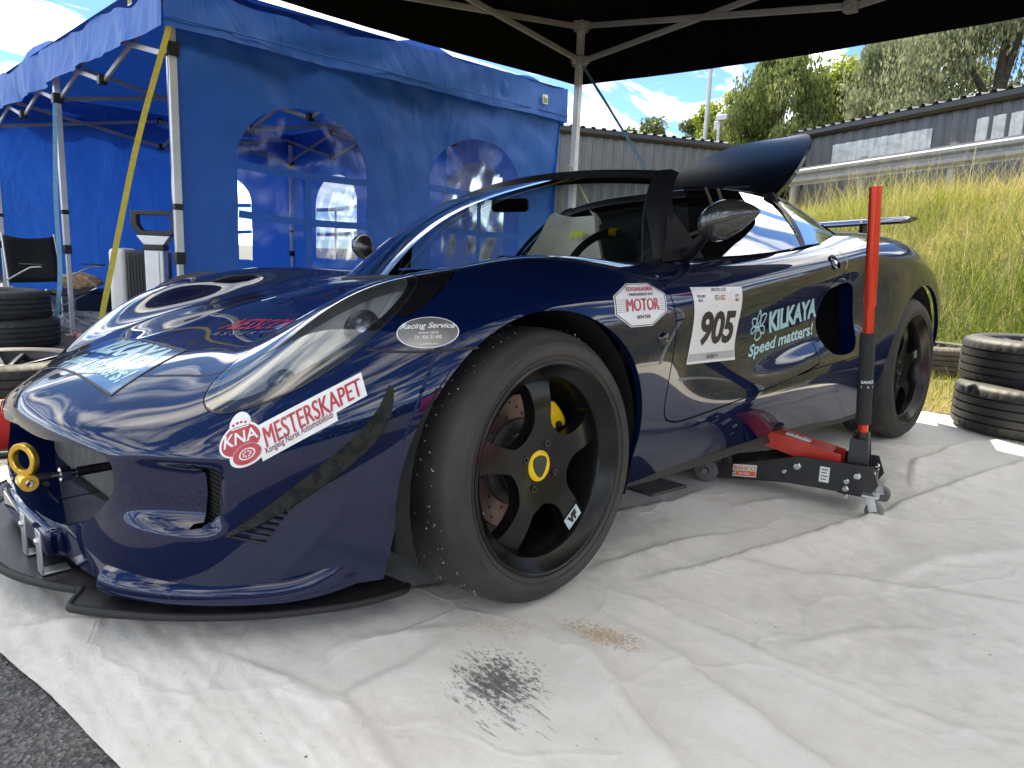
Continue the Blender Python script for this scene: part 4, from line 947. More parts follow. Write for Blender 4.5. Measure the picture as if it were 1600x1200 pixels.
M['satin_black'] = noisy('satin_black_trim', (.008, .008, .009), (.012, .012, .013), 30, .38)
fmo.data.materials.clear(); fmo.data.materials.append(M['satin_black'])
sc = MB()
_bb = [Vector(roll(p)) for p in base_c]
sc.tube([p+Vector((.002, 0, .004)) for p in _bb], .006, 8); sc.build('screen_seal', M['rubber_seal'], screen, 60)

# roll hoop across the car with its black fairing; the cabin is open above
def hoop_pt(t, x, dz=0.0, k=1.0):
    y = .53*k*t; return roll((x, y, 1.042+dz-.062*abs(t)**3))
hp = np.linspace(-1, 1, 25); V2 = []
for (x, dz, k) in ((1.455, -.030, .97), (1.462, -.004, .985), (1.49, .004, 1.0), (1.545, .0, 1.0), (1.575, -.014, .99), (1.58, -.045, .97)):
    V2 += [hoop_pt(t, x, dz, k) for t in hp]
pymesh('roll_hoop', V2, grid_faces(6, 25), M['satin_black'], car, 60)
for s_ in (-1, 1):
    mb = MB(); mb.tube([roll((1.50, s_*.50, .985)), roll((1.47, s_*.575, .88)), roll((1.45, s_*.63, .76))], [.030, .028, .026], 10); mb.build('hoop_post', M['satin_black'], car, 60)
mb = MB(); mb.add([roll((1.585, y, z)) for z in (.40, 1.0) for y in (-.60 if z < .5 else -.50, .60 if z < .5 else .50)], [(0, 1, 3, 2)]); mb.build('bulkhead', M['matt_black'], car)

def patch(name, A, B, m, n=10, k=6, bul=0.0, bdir=(0, -1, .3), mir=True, parent=car):
    """ruled patch between two curves, near side in final coordinates, with its mirror image"""
    A = catmull(A, 6); B = catmull(B, 6)
    ia = np.linspace(0, len(A)-1, n); ib = np.linspace(0, len(B)-1, n)
    A = np.array([lerp(A[int(i)], A[min(int(i)+1, len(A)-1)], i-int(i)) for i in ia]); B = np.array([lerp(B[int(i)], B[min(int(i)+1, len(B)-1)], i-int(i)) for i in ib])
    V = []; bd = np.array(bdir)/np.linalg.norm(bdir)
    for q in range(k):
        t = q/(k-1)
        for a, b in zip(A, B): V.append(Vector(lerp(a, b, t)+bd*bul*math.sin(math.pi*t)))
    F = grid_faces(k, n); o1 = pymesh(name, V, F, m, parent, True)
    if mir: pymesh(name, far_copy(V), [tuple(reversed(f)) for f in F], m, parent, True)
    return o1
# side glass
patch('side_window', [(.70,-.672,.735),(.95,-.682,.748),(1.2,-.688,.768),(1.40,-.690,.792)], [(.885,-.528,.948),(1.08,-.528,.962),(1.30,-.525,.964),(1.475,-.522,.958)], M['dark_glass'], 12, 8, .014, mir=False)
# mirror sail between pillar and door
patch('mirror_sail', [(.60,-.66,.722),(.70,-.674,.733),(.78,-.68,.738)], [(.70,-.60,.86),(.715,-.595,.865),(.73,-.59,.872)], M['matt_black'], 6, 5, .004)
# quarter glass with black pillar in front
patch('pillar_trim', [(1.395,-.692,.790),(1.43,-.692,.796)], [(1.47,-.522,.966),(1.515,-.522,.964)], M['satin_black'], 4, 8, .016)
patch('quarter_window', [(1.43,-.690,.797),(1.56,-.680,.808),(1.70,-.660,.818),(1.86,-.630,.832)], [(1.515,-.52,.966),(1.63,-.532,.950),(1.76,-.565,.908),(1.87,-.62,.842)], M['dark_glass'], 10, 7, .010)
# buttress over the quarter glass and its inner face
patch('buttress', [(1.50,-.522,.968),(1.63,-.535,.952),(1.76,-.567,.910),(1.90,-.625,.845)], [(1.50,-.44,1.0),(1.66,-.45,.985),(1.82,-.47,.935),(2.02,-.50,.862)], M['paint'], 12, 5, .006, (0, -.5, 1))
patch('buttress_foot', [(1.40,-.695,.788),(1.58,-.685,.808),(1.74,-.665,.823),(1.90,-.635,.838)], [(1.40,-.680,.780),(1.58,-.66,.79),(1.74,-.63,.80),(1.90,-.58,.82)], M['paint'], 8, 3)

# engine cover standing open
M['lid_black'] = mat('dark_lid_paint', (.002, .0022, .003), .2, 0, Specular_IOR_Level=.02)
xs = [1.80, 1.95, 2.10, 2.25, 2.40, 2.52, 2.62, 2.69, 2.72]; zs_ = [.992, 1.077, 1.162, 1.242, 1.317, 1.372, 1.412, 1.435, 1.443]; hw = [.36, .37, .37, .365, .34, .295, .225, .13, .02]; hn = [.35, .345, .325, .29, .245, .195, .14, .08, .02]
V = []
cx_ = catmull(np.array([xs, zs_, hw, hn]).T, 6)
def lid_y(h, g, t): return h*t if t > 0 else g*t
for (x, z, h, g) in cx_:
    for t in np.linspace(-1, 1, 15): V.append(roll((x, lid_y(h, g, t), z-.004*(1-t*t))))
n_ = len(V); F = grid_faces(len(cx_), 15)
V += [v+Vector((.014, 0, -.016)) for v in V]
rim = [i*15 for i in range(len(cx_))]+[(len(cx_)-1)*15+j for j in range(15)]+[i*15+14 for i in reversed(range(len(cx_)))]
F2 = [tuple(i+n_ for i in reversed(f)) for f in F]+[(a, b, b+n_, a+n_) for a, b in zip(rim, rim[1:])]
lid = pymesh('engine_cover', V, F+F2, M['lid_black'], car, 50)
lid.data.materials.append(M['gloss_black'])
for p in lid.data.polygons:
    if p.index >= len(F): p.material_index = 1
# moulded ribs under the cover and its stay
mb = MB()
for t in (-.55, -.12, .38):
    pts = [roll((x+.016, lid_y(h, g, t), z-.004*(1-t*t)-.02)) for (x, z, h, g) in cx_[4:40:2]]
    mb.tube(pts, .008, 8)
mb.build('cover_rib', M['gloss_black'], lid, 60)
mb = MB(); mb.tube([(2.0, -.30, .88), (2.1, -.30, 1.13)], .008, 8); mb.build('cover_stay', M['satin_black'], car, 60)
mb = MB(); mb.box((2.02, -.16, 1.03), (.05, .24, .08), Matrix.Rotation(-.5, 3, 'Y')); mb.build('cover_duct', M['black_plastic'], lid, bevel=.015)

# rear wing
mb = MB()
prof = [(0, .0), (.02, .012), (.07, .022), (.14, .022), (.21, .012), (.235, .004), (.235, -.002), (.14, -.004), (.07, -.012), (.02, -.012)]
spans = [-.60, -.585, -.4, 0, .4, .585, .60]
VV = []
for s_ in spans:
    k = 1 if abs(s_) < .59 else .8
    for (a, b) in prof: VV.append(roll((2.74+a*k+(1-k)*.1, s_, .968+b*k+.02*(a/.235))))
np_ = len(prof); FF = [(i*np_+j, i*np_+(j+1) % np_, (i+1)*np_+(j+1) % np_, (i+1)*np_+j) for i in range(len(spans)-1) for j in range(np_)]
FF += [tuple(reversed(range(np_))), tuple(range((len(spans)-1)*np_, len(spans)*np_))]
mb.add(VV, FF); wing = mb.build('rear_wing', M['paint'], car, 50)
for s_ in (-.40, .40):
    mb = MB(); mb.box(roll((2.80, s_, .915)), (.10, .022, .13)); mb.build('wing_post', M['satin_black'], wing, bevel=.004)

# door mirrors
for sgn in (-1, 1):
    mb = MB(); nu, nv_ = 22, 14; vv = []
    for i in range(nu+1):
        t = i/nu; y = t*.160                                   # from inner blunt end to outer tip
        r = (max(0, math.sin(math.pi*min(1, t*1.0)**.72)))**.75
        for j in range(nv_):
            a = 2*math.pi*j/nv_; cx, cz = math.cos(a), math.sin(a)
            x = .058*r*cx*(1.0 if cx < 0 else .35); z = .052*r*cz+.006*math.sin(a*2)*r*0
            vv.append(Vector((.632+x+.02*t, -.745-y*.98, .818+z+.036*t)))
    ff = [(i*nv_+j, i*nv_+(j+1) % nv_, (i+1)*nv_+(j+1) % nv_, (i+1)*nv_+j) for i in range(nu) for j in range(nv_)]
    if sgn > 0: vv = [far(v) for v in vv]; ff = [tuple(reversed(f)) for f in ff]
    mo = pymesh('door_mirror', vv, ff, M['carbon_fine'], car, True)
    pts = [Vector((.70,-.668,.742)), Vector((.685,-.70,.755)), Vector((.655,-.745,.785)), Vector((.64,-.775,.806)), Vector((.635,-.80,.815))]
    if sgn > 0: pts = [far(p) for p in pts]
    mb = MB(); mb.tube(pts, [.022, .016, .013, .013, .011], 12); mb.build('mirror_arm', M['satin_black'], mo, 60)
    pts = [Vector((.628,-.765,.868)), Vector((.585,-.80,.848)), Vector((.585,-.85,.845)), Vector((.60,-.90,.85))] 
# round door push button
for sgn in (-1, 1):
    h, n_ = on_body((1.425, -.9, .742), (0, 1, 0), .0); h = h if sgn < 0 else far(h); n_ = n_ if sgn < 0 else Vector((n_.x, -n_.y, n_.z))
    mt = n_.to_track_quat('Z', 'Y').to_matrix().to_4x4(); mt.translation = h
    mb = MB(); mb.lathe([(.0285, -.004), (.0285, .0022), (.026, .003), (.0245, .0015), (.0235, -.003), (.001, -.003)], 28, mt); mb.build('door_button', M['gloss_black'], car, 50)
    mb = MB(); mb.box(h+n_*.001, (.016, .006, .008), n_.to_track_quat('Y', 'Z').to_matrix()); mb.lathe([(.009, -.002), (.009, .002), (.001, .003)], 16, mt); mb.build('lock_barrel', M['steel'], car, 40)

# cabin: tub, dashboard, seats, wheel
mb = MB(); mb.box(roll((1.0, 0, .22)), (1.25, 1.2, .03)); mb.box(roll((.5, 0, .42)), (.03, 1.2, .42)); mb.build('cabin_tub', M['matt_black'], car)
mb = MB()
for t0 in np.linspace(-.58, .5, 10)[:-1]:
    pass
dv = []
for y in np.linspace(-.56, .56, 13):
    for (x, z) in ((.36, .66), (.46, .69), (.56, .70), (.62, .68), (.64, .62), (.60, .5)): dv.append(roll((x+.10*(y/.56)**2, y, z+.012*math.cos(y*9))))
mb.add(dv, grid_faces(13, 6)); mb.build('dashboard', M['matt_black'], car, 40)
M['cream'] = noisy('cream_seat_cloth', (.70, .68, .60), (.78, .76, .68), 25, .9, bs=.15)
M['grey_cloth'] = noisy('dark_seat_cloth', (.012, .012, .014), (.022, .022, .024), 120, .9, bs=.2)
def seat(y0, m1, label):
    s = empty('seat', (0, 0, 0)); s.parent = car; s['label'] = label
    vv = []; prof = [(.78, .36), (.86, .33), (1.0, .30), (1.14, .30), (1.22, .36), (1.27, .48), (1.31, .62), (1.35, .76), (1.385, .88), (1.40, .94), (1.40, .965)]
    wd = [.19, .2, .21, .21, .215, .22, .225, .22, .15, .13, .10]
    for (x, z), w_ in zip(prof, wd):
        for t in np.linspace(-1, 1, 11):
            k = max(0, abs(t)-.62)/.38; vv.append(roll((x-.10*k*k*(1 if z > .34 else .0), y0+w_*t, z+.07*k*k*(1 if z < .5 else .2))))
    n = len(vv); ff = grid_faces(len(prof), 11); vv += [v+Vector((.035, 0, -.03)) for v in vv]
    ff += [tuple(i+n for i in reversed(f)) for f in ff]
    r = [i*11 for i in range(len(prof))]+[(len(prof)-1)*11+j for j in range(11)]+[i*11+10 for i in reversed(range(len(prof)))]
    ff += [(a, b, b+n, a+n) for a, b in zip(r, r[1:])]
    o = pymesh('seat_shell', vv, ff, m1, s, 60)
    mb = MB()
    for sg in (-1, 1):
        mb.add([roll(p) for p in ((1.20, y0+sg*.19, .5), (1.24, y0+sg*.235, .52), (1.33, y0+sg*.235, .80), (1.29, y0+sg*.2, .80), (1.36, y0+sg*.16, .93), (1.33, y0+sg*.14, .92))], [(0, 1, 2, 3), (3, 2, 4, 5)])
    mb.build('seat_bolster', M['grey_cloth'], s, 40)
    return s
seat(-.27, M['grey_cloth'], 'dark cloth bucket seat on the near side')
st2 = seat(.27, M['cream'], 'pale cream bucket seat with a yellow mark on the headrest')
M['neon'] = mat('neon_yellow_print', (.75, .85, .03), .6)
mb = MB()
for k in range(3): mb.box(roll((1.352-.006, .235+.028*k, .885)), (.004, .012, .035), Matrix.Rotation(.35, 3, 'X'))
mb.box(roll((1.352-.008, .262, .888)), (.004, .07, .009)); mb.build('headrest_print', M['neon'], st2)
swm = Matrix.Translation(roll((.84, -.27, .70))) @ Matrix.Rotation(rad(-68), 4, 'Y')
mb = MB(); ring = [swm @ Vector((.155*math.cos(a), .155*math.sin(a), 0)) for a in np.linspace(0, 2*math.pi, 41)]
mb.tube(ring, .014, 8, cap=False)
for a in (0, 2.3, 4.0): mb.bar(swm @ Vector((0, 0, -.02)), swm @ Vector((.15*math.cos(a), .15*math.sin(a), 0)), .03, .006)
stw = mb.build('steering_wheel', M['grey_cloth'], car, 60)
M['yellow_paint'] = mat('yellow_paint', (.82, .56, .01), .38)
mb = MB(); mb.tube([swm @ Vector((.155*math.cos(a), .155*math.sin(a), 0)) for a in np.linspace(-.1, .1, 5)], .0148, 10); mb.build('centre_mark', M['yellow_paint'], stw, 60)
mb = MB(); mb.box(roll((.70, .03, .94)), (.025, .17, .045)); mb.build('interior_mirror', M['satin_black'], screen, bevel=.012)

# ------------------------------------------------------------------ underbody, wheel housings
mb = MB(); mb.box((1.15, 0, .20), (1.55, 1.42, .02)); mb.box((2.4, 0, .19), (.9, 1.0, .02)); mb.box((-.1, 0, .15), (.8, 1.0, .02)); mb.box((-.55, 0, .14), (.28, .9, .02)); mb.build('undertray', M['matt_black'], car)
for sgn in (-1, 1):
    for (cx, cz, r) in ((-.012, .292, .335), (2.30, .315, .36)):
        V = []
        for k in range(25):
            a = math.pi*(-.12+1.24*k/24); V.append((cx+r*math.cos(a), cz+r*math.sin(a)))
        nn = len(V); yo, yi = .80 if cx < 1 else .81, .50
        VV = [Vector((x, sgn*yo, z)) for x, z in V]+[Vector((x, sgn*yi, z)) for x, z in V]
        pymesh('wheel_housing', VV, [(i, i+1, nn+i+1, nn+i) for i in range(nn-1)]+[tuple(range(nn, 2*nn))], M['matt_black'], car)
    # duct behind the side intake
    pymesh('intake_duct', [Vector((x, sgn*yy, z)) for (x, yy, z) in ((1.28,.66,.38),(1.76,.62,.38),(1.76,.62,.72),(1.28,.66,.72),(1.28,.82*.9,.385),(1.76,.80,.39),(1.76,.79,.72),(1.28,.76,.68))], [(0,1,2,3),(0,1,5,4),(2,3,7,6),(1,2,6,5)], M['matt_black'], car)
# ------------------------------------------------------------------ nose details
mb = MB(); cpoly = [p for p in mouth_poly]
# mouth: painted throat and dark radiator shroud
mp2 = [(w_, z) for (w_, z) in mouth_poly if w_ > -.02]; mp2 = sorted(mp2, key=lambda q: math.atan2(q[1]-.27, q[0]))
rows_ = []
for (dx, k) in ((0, 1), (.11, .97), (.16, .92)):
    row = []
    for (w_, z) in mp2:
        h = BVH.ray_cast(Vector((-1.2, -max(w_, .001), z)), Vector((1, 0, 0)))[0] or Vector((-.74, -w_, z))
        row.append(Vector((h.x+.008+dx, -w_*k, .268+(z-.268)*k)))
    rows_.append(row)
def throat(name, ra, rb, m, mir=True):
    n = len(ra); V = ra+rb; F = [(i, i+1, n+i+1, n+i) for i in range(n-1)]
    V = V+far_copy(V); F = F+[tuple(2*n+i for i in reversed(f)) for f in F]
    return pymesh(name, V, F, m, car, True)
throat('mouth_throat', rows_[0], rows_[1], M['paint']); throat('mouth_lining', rows_[1], rows_[2], M['black_plastic'])
M['dusty_black'] = noisy('dusty_black_plastic', (.045, .044, .042), (.11, .105, .096), 30, .6)
mb = MB(); mb.box((-.605, 0, .26), (.03, .70, .20)); mb.build('radiator_shroud', M['dusty_black'], car, bevel=.01)
# honeycomb insert in the corner intake
M['mesh_black'] = mat('mesh_black', (.012, .012, .012), .4)
mb = MB()
for r_ in range(14):
    for q in range(7):
        w_ = .535+q*.0095+(.0047 if r_ % 2 else 0); z = .242+r_*.0082
        c = Vector((-.586, -w_, z)); mm = Matrix.Rotation(math.pi/2, 4, 'Y'); mm = Matrix.Translation(c) @ Matrix.Rotation(.9, 4, 'Z') @ mm
        mb.lathe([(.0058, 0), (.0042, 0)], 6, mm)
V0 = [v.copy() for v in mb.V]; F0 = list(mb.F)
im = mb.build('intake_mesh', M['mesh_black'], car, 30); im['kind'] = 'stuff'
im = pymesh('intake_mesh', [far(v) for v in V0], [tuple(reversed(f)) for f in F0], M['mesh_black'], car, 30); im['kind'] = 'stuff'
mb = MB(); mb.add([Vector(p) for p in ((-.56,-.50,.23),(-.535,-.63,.23),(-.535,-.63,.37),(-.56,-.50,.37))], [(0,1,2,3)]); mb.build('intake_backing', M['matt_black'], car); mb = MB()
mb.add([far(Vector(p)) for p in ((-.56,-.50,.23),(-.535,-.63,.23),(-.535,-.63,.37),(-.56,-.50,.37))], [(3,2,1,0)]); mb.build('intake_backing', M['matt_black'], car)
# splitter plate with rubber edge
spl = [(-.40,0),(-.835,0),(-.832,.10),(-.815,.18),(-.785,.25),(-.752,.305),(-.740,.325),(-.772,.372),(-.768,.395),(-.72,.462),(-.64,.545),(-.545,.62),(-.46,.668),(-.38,.700),(-.295,.712),(-.272,.70),(-.285,.62)]
full = [(x, -w_) for x, w_ in spl]+[(x, w_) for x, w_ in reversed(spl[1:])]
mb = MB(); mb.prism(list(reversed(full)), .072, .082)
M['splitter'] = noisy('splitter_black', (.014, .014, .015), (.035, .034, .033), 22, .42, bs=.12)
spo = mb.build('splitter', M['splitter'], car)
mb = MB(); mb.tube([Vector((x, y, .077)) for x, y in catmull(full[1:16]+[], 3)], .008, 8); mb.tube([Vector((x, -y, .077)) for x, y in catmull(full[1:16], 3)], .008, 8); mb.build('rubber_edging', M['rubber_seal'], spo, 60)
# body coloured lower lip along each corner
lp = catmull([(-.705,.385),(-.685,.44),(-.63,.52),(-.55,.592),(-.46,.648),(-.39,.680),(-.335,.692)], 6)
for sgn in (-1, 1):
    mb = MB(); n = len(lp); vv = []
    for i, (x, w_) in enumerate(lp):
        t = lp[min(i+1, n-1)]-lp[max(i-1, 0)]; t = t/np.linalg.norm(t); o_ = np.array([-t[1], t[0]]); o_ = o_ if o_[0] < 0 or o_[1] > 0 else -o_
        e = 1-.72*smooth_step(.62, 1.0, i/(n-1)); up = .05*smooth_step(.55, 1.0, i/(n-1))
        for (a, b) in ((-.03, .155), (.004, .152), (.022, .143), (.034, .128), (.036, .110), (.028, .094), (-.03, .092)):
            vv.append(Vector((x+o_[0]*a*e, -(w_+o_[1]*a*e), b+(up if b > .12 else up*.4))))
    ff = [(i*7+j, (i+1)*7+j, (i+1)*7+j+1, i*7+j+1) for i in range(n-1) for j in range(6)]+[tuple(range(7)), tuple(reversed(range((n-1)*7, n*7)))]
    if sgn > 0: vv = [far(v) for v in vv]; ff = [tuple(reversed(f)) for f in ff]
    o_ = pymesh('bumper_lip', vv, ff, M['paint'], car, 50)
    md = o_.modifiers.new('sub', 'SUBSURF'); md.levels = md.render_levels = 2
# chin plinth and the two splitter brackets
mb = MB(); mb.prism([(-.735,-.205),(-.765,-.185),(-.772,0),(-.765,.185),(-.735,.205),(-.69,.2),(-.69,-.2)][::-1], .098, .158); mb.build('number_plate_plinth', M['paint'], car, bevel=.014, seg=3)
M['zinc'] = noisy('zinc_plated_steel', (.55, .56, .56), (.72, .73, .74), 18, .35, .9)
for y in (-.212, -.092):
    mb = MB(); mb.box((-.781, y, .128), (.004, .034, .088)); mb.box((-.757, y, .0865), (.046, .034, .004))
    br = mb.build('splitter_bracket', M['zinc'], car, bevel=.001)
    m_ = Matrix.Translation((-.782, y, .15)) @ Matrix.Rotation(-math.pi/2, 4, 'Y'); mb = MB(); mb.lathe([(.007, 0), (.007, .005), (.004, .007), (.001, .007)], 8, m_); mb.build('bolt', M['steel'], br, 30)
# gold tow hook on its threaded rod
M['gold'] = noisy('gold_anodised', (.72, .45, .06), (.85, .58, .12), 30, .3, .85)
hk = empty('tow_hook', (0, 0, 0)); hk.parent = car
mb = MB(); mb.tube([(-.56, -.13, .252), (-.735, -.13, .250)], .0075, 10); mb.build('threaded_rod', M['steel'], hk, 40)
mb = MB(); mb.tube([(-.735, -.13, .250), (-.765, -.13, .249)], .009, 10); mb.tube([(-.60, -.13, .252), (-.69, -.13, .2505)], .010, 12); mb.build('rod_sleeve', M['satin_black'], hk, 40)
m_ = Matrix.Translation((-.71, -.13, .2503)) @ Matrix.Rotation(math.pi/2, 4, 'Y')
mb = MB(); mb.lathe([(.001, -.009), (.015, -.009), (.015, .009), (.001, .009)], 6, m_); mb.build('hex_nut', M['steel'], hk, 20)
m_ = Matrix.Translation((-.778, -.128, .292)) @ Matrix.Rotation(.5, 4, 'Z') @ Matrix.Rotation(math.pi/2, 4, 'Y')
mb = MB(); mb.lathe([(.021, -.005), (.023, -.007), (.031, -.007), (.033, -.005), (.033, .005), (.031, .007), (.023, .007), (.021, .005)], 36, m_, closed=True)
mb.box((-.775, -.129, .252), (.018, .022, .028)); m2 = Matrix.Translation((-.776, -.131, .248)) @ Matrix.Rotation(math.pi/2, 4, 'X'); mb.lathe([(.001, -.02), (.016, -.02), (.017, -.017), (.017, .017), (.016, .02), (.001, .02)], 20, m2)
mb.build('hook_ring', M['gold'], hk, 40)
mb = MB(); m2 = Matrix.Translation((-.776, -.152, .248)) @ Matrix.Rotation(math.pi/2, 4, 'X'); mb.lathe([(.001, .002), (.006, .003), (.008, .0), (.008, -.002)], 14, m2); mb.build('hook_pin', M['steel'], hk, 40)
# carbon canards on both corners
can = [((365, 830), 0), ((607, 605), 1)]
for sgn in (-1, 1):
    pts = catmull([(-.588,.608,.235),(-.535,.658,.288),(-.467,.708,.355),(-.412,.740,.411),(-.380,.750,.450),(-.358,.755,.492)], 6); n = len(pts); vv = []
    for i, p in enumerate(pts):
        t = i/(n-1); h, nr = on_body((p[0], -p[1], p[2]), (.45, .9, 0), .0)
        wd = .006+.034*(math.sin(math.pi*min(1, max(0, (t-.02)/.99)))**.6)
        d = Vector((.10, -.93, -.30)).normalized()
        for (a, b) in ((-.004, -.002), (wd*.5, -.002), (wd, .001), (wd, .003), (wd*.5, .0025), (-.004, .004)):
            vv.append(h+d*a+Vector((0, 0, b)))
    ff = [(i*6+j, (i+1)*6+j, (i+1)*6+(j+1) % 6, i*6+(j+1) % 6) for i in range(n-1) for j in range(6)]+[tuple(range(6)), tuple(reversed(range((n-1)*6, n*6)))]
    if sgn > 0: vv = [far(v) for v in vv]; ff = [tuple(reversed(f)) for f in ff]
    cnd = pymesh('canard', vv, ff, M['carbon'], car, 40)
    if sgn < 0:
        # ribbed rubber pad below the front end
        mb = MB()
        for i in range(13):
            t = i/12; a = np.array((-.588,.608,.236))*(1-t)+np.array((-.47,.706,.352))*t; b = a+np.array((.040*(1-.3*t), .035*(1-.3*t), -.012))*(1.25-1.0*t)
            p0, n0 = on_body((a[0], -a[1], a[2]), (.45, .9, 0), .003); p1, n1 = on_body((b[0], -b[1], b[2]), (.45, .9, 0), .003); mb.tube([p0, p1], .0022, 6)
        mb.build('ribbed_pad', M['black_plastic'], cnd, 60)
# side repeater in the panel behind the wheel
h, n_ = on_body((.365, -.9, .545), (0, 1, 0), .002)
mt = n_.to_track_quat('Z', 'Y').to_matrix().to_4x4(); mt.translation = h
mb = MB(); mb.lathe([(.020, -.003), (.018, .004), (.012, .008), (.001, .009)], 20, mt @ Matrix.Diagonal((1.2, .8, 1, 1))); mb.build('side_repeater', M['gloss_black'], car, 60)
# black side skirt, arch lips behind the wheels, small winglet
for sgn in (-1, 1):
    vv = []
    xs_ = np.linspace(.30, 1.95, 16)
    for x in xs_:
        h = BVH.ray_cast(Vector((x, -1.2, .24)), Vector((0, 1, 0)))[0]; w_ = -h.y if h else .78
        for (a, z) in ((-.018, .215), (-.014, .19), (-.005, .168), (-.03, .160), (-.10, .158)): vv.append(Vector((x, -(w_+a-.012), z-.02*smooth_step(1.2, 1.95, x))))
    ff = grid_faces(len(xs_), 5)
    if sgn > 0: vv = [far(v) for v in vv]
    pymesh('side_skirt', vv, ff, M['black_plastic'], car, 50)
mb = MB(); mb.box((.42, -.80, .165), (.16, .10, .008), Matrix.Rotation(.06, 3, 'Y')); wl = mb.build('skirt_winglet', M['black_plastic'], car, bevel=.002)
# ------------------------------------------------------------------ wheels
M['tyre'] = mat('worn_tyre_rubber', (.02, .02, .02), .62)
def _tyre(m, dust):
    x = noise(m, 3.2, 6, .65); y = noise(m, 90, 6, .7)
    n, l, b = nodes(m)
    r1 = ramp(m, x.outputs[0], [(.35, (.019, .0185, .0175)), (.72, (.056, .052, .046))])
    r2 = ramp(m, y.outputs[0], [(.62, (0, 0, 0)), (.78, (1, 1, 1))])
    c = mixc(m, r2.outputs[0], r1.outputs[0], dust); setc(m, c); bump(m, y.outputs[0], .35, .004)
_tyre(M['tyre'], (.07, .066, .06))
M['slick'] = mat('slick_tread_rubber', (.02, .02, .02), .7); _tyre(M['slick'], (.085, .08, .072))
M['rim_black'] = noisy('satin_black_wheel', (.011, .011, .0105), (.018, .0175, .0165), 9, .27, .55)
M['disc_steel'] = noisy('brake_disc_steel', (.16, .10, .09), (.24, .17, .15), 20, .38, .8)
M['hub_grey'] = noisy('hub_grey', (.06, .058, .055), (.11, .105, .10), 25, .5, .5)
M['green_badge'] = mat('dark_green_badge', (.02, .035, .018), .3)
M['pale_blue'] = noisy('pale_blue_tape', (.42, .55, .58), (.52, .63, .66), 60, .5)
M['print_black'] = mat('black_print', (.008, .008, .008), .45)
M['stone_grit'] = mat('pale_grit', (.42, .40, .36), .9)

def text_pts(txt, size=1.0, bold=0.0, shear=0.0, align='CENTER', spacing=1.0, xs=1.0):
    cu = bpy.data.curves.new('txt', 'FONT'); cu.body = txt; cu.size = size; cu.offset = bold; cu.shear = shear; cu.align_x = align; cu.align_y = 'CENTER'; cu.space_character = spacing
    cu.resolution_u = 3
    o = bpy.data.objects.new('txt', cu); COL.objects.link(o)
    dg = bpy.context.evaluated_depsgraph_get(); me = bpy.data.meshes.new_from_object(o.evaluated_get(dg))
    V = [(v.co.x*xs, v.co.y) for v in me.vertices]; F = [tuple(p.vertices) for p in me.polygons]
    bpy.data.objects.remove(o); bpy.data.curves.remove(cu); bpy.data.meshes.remove(me)
    return V, F

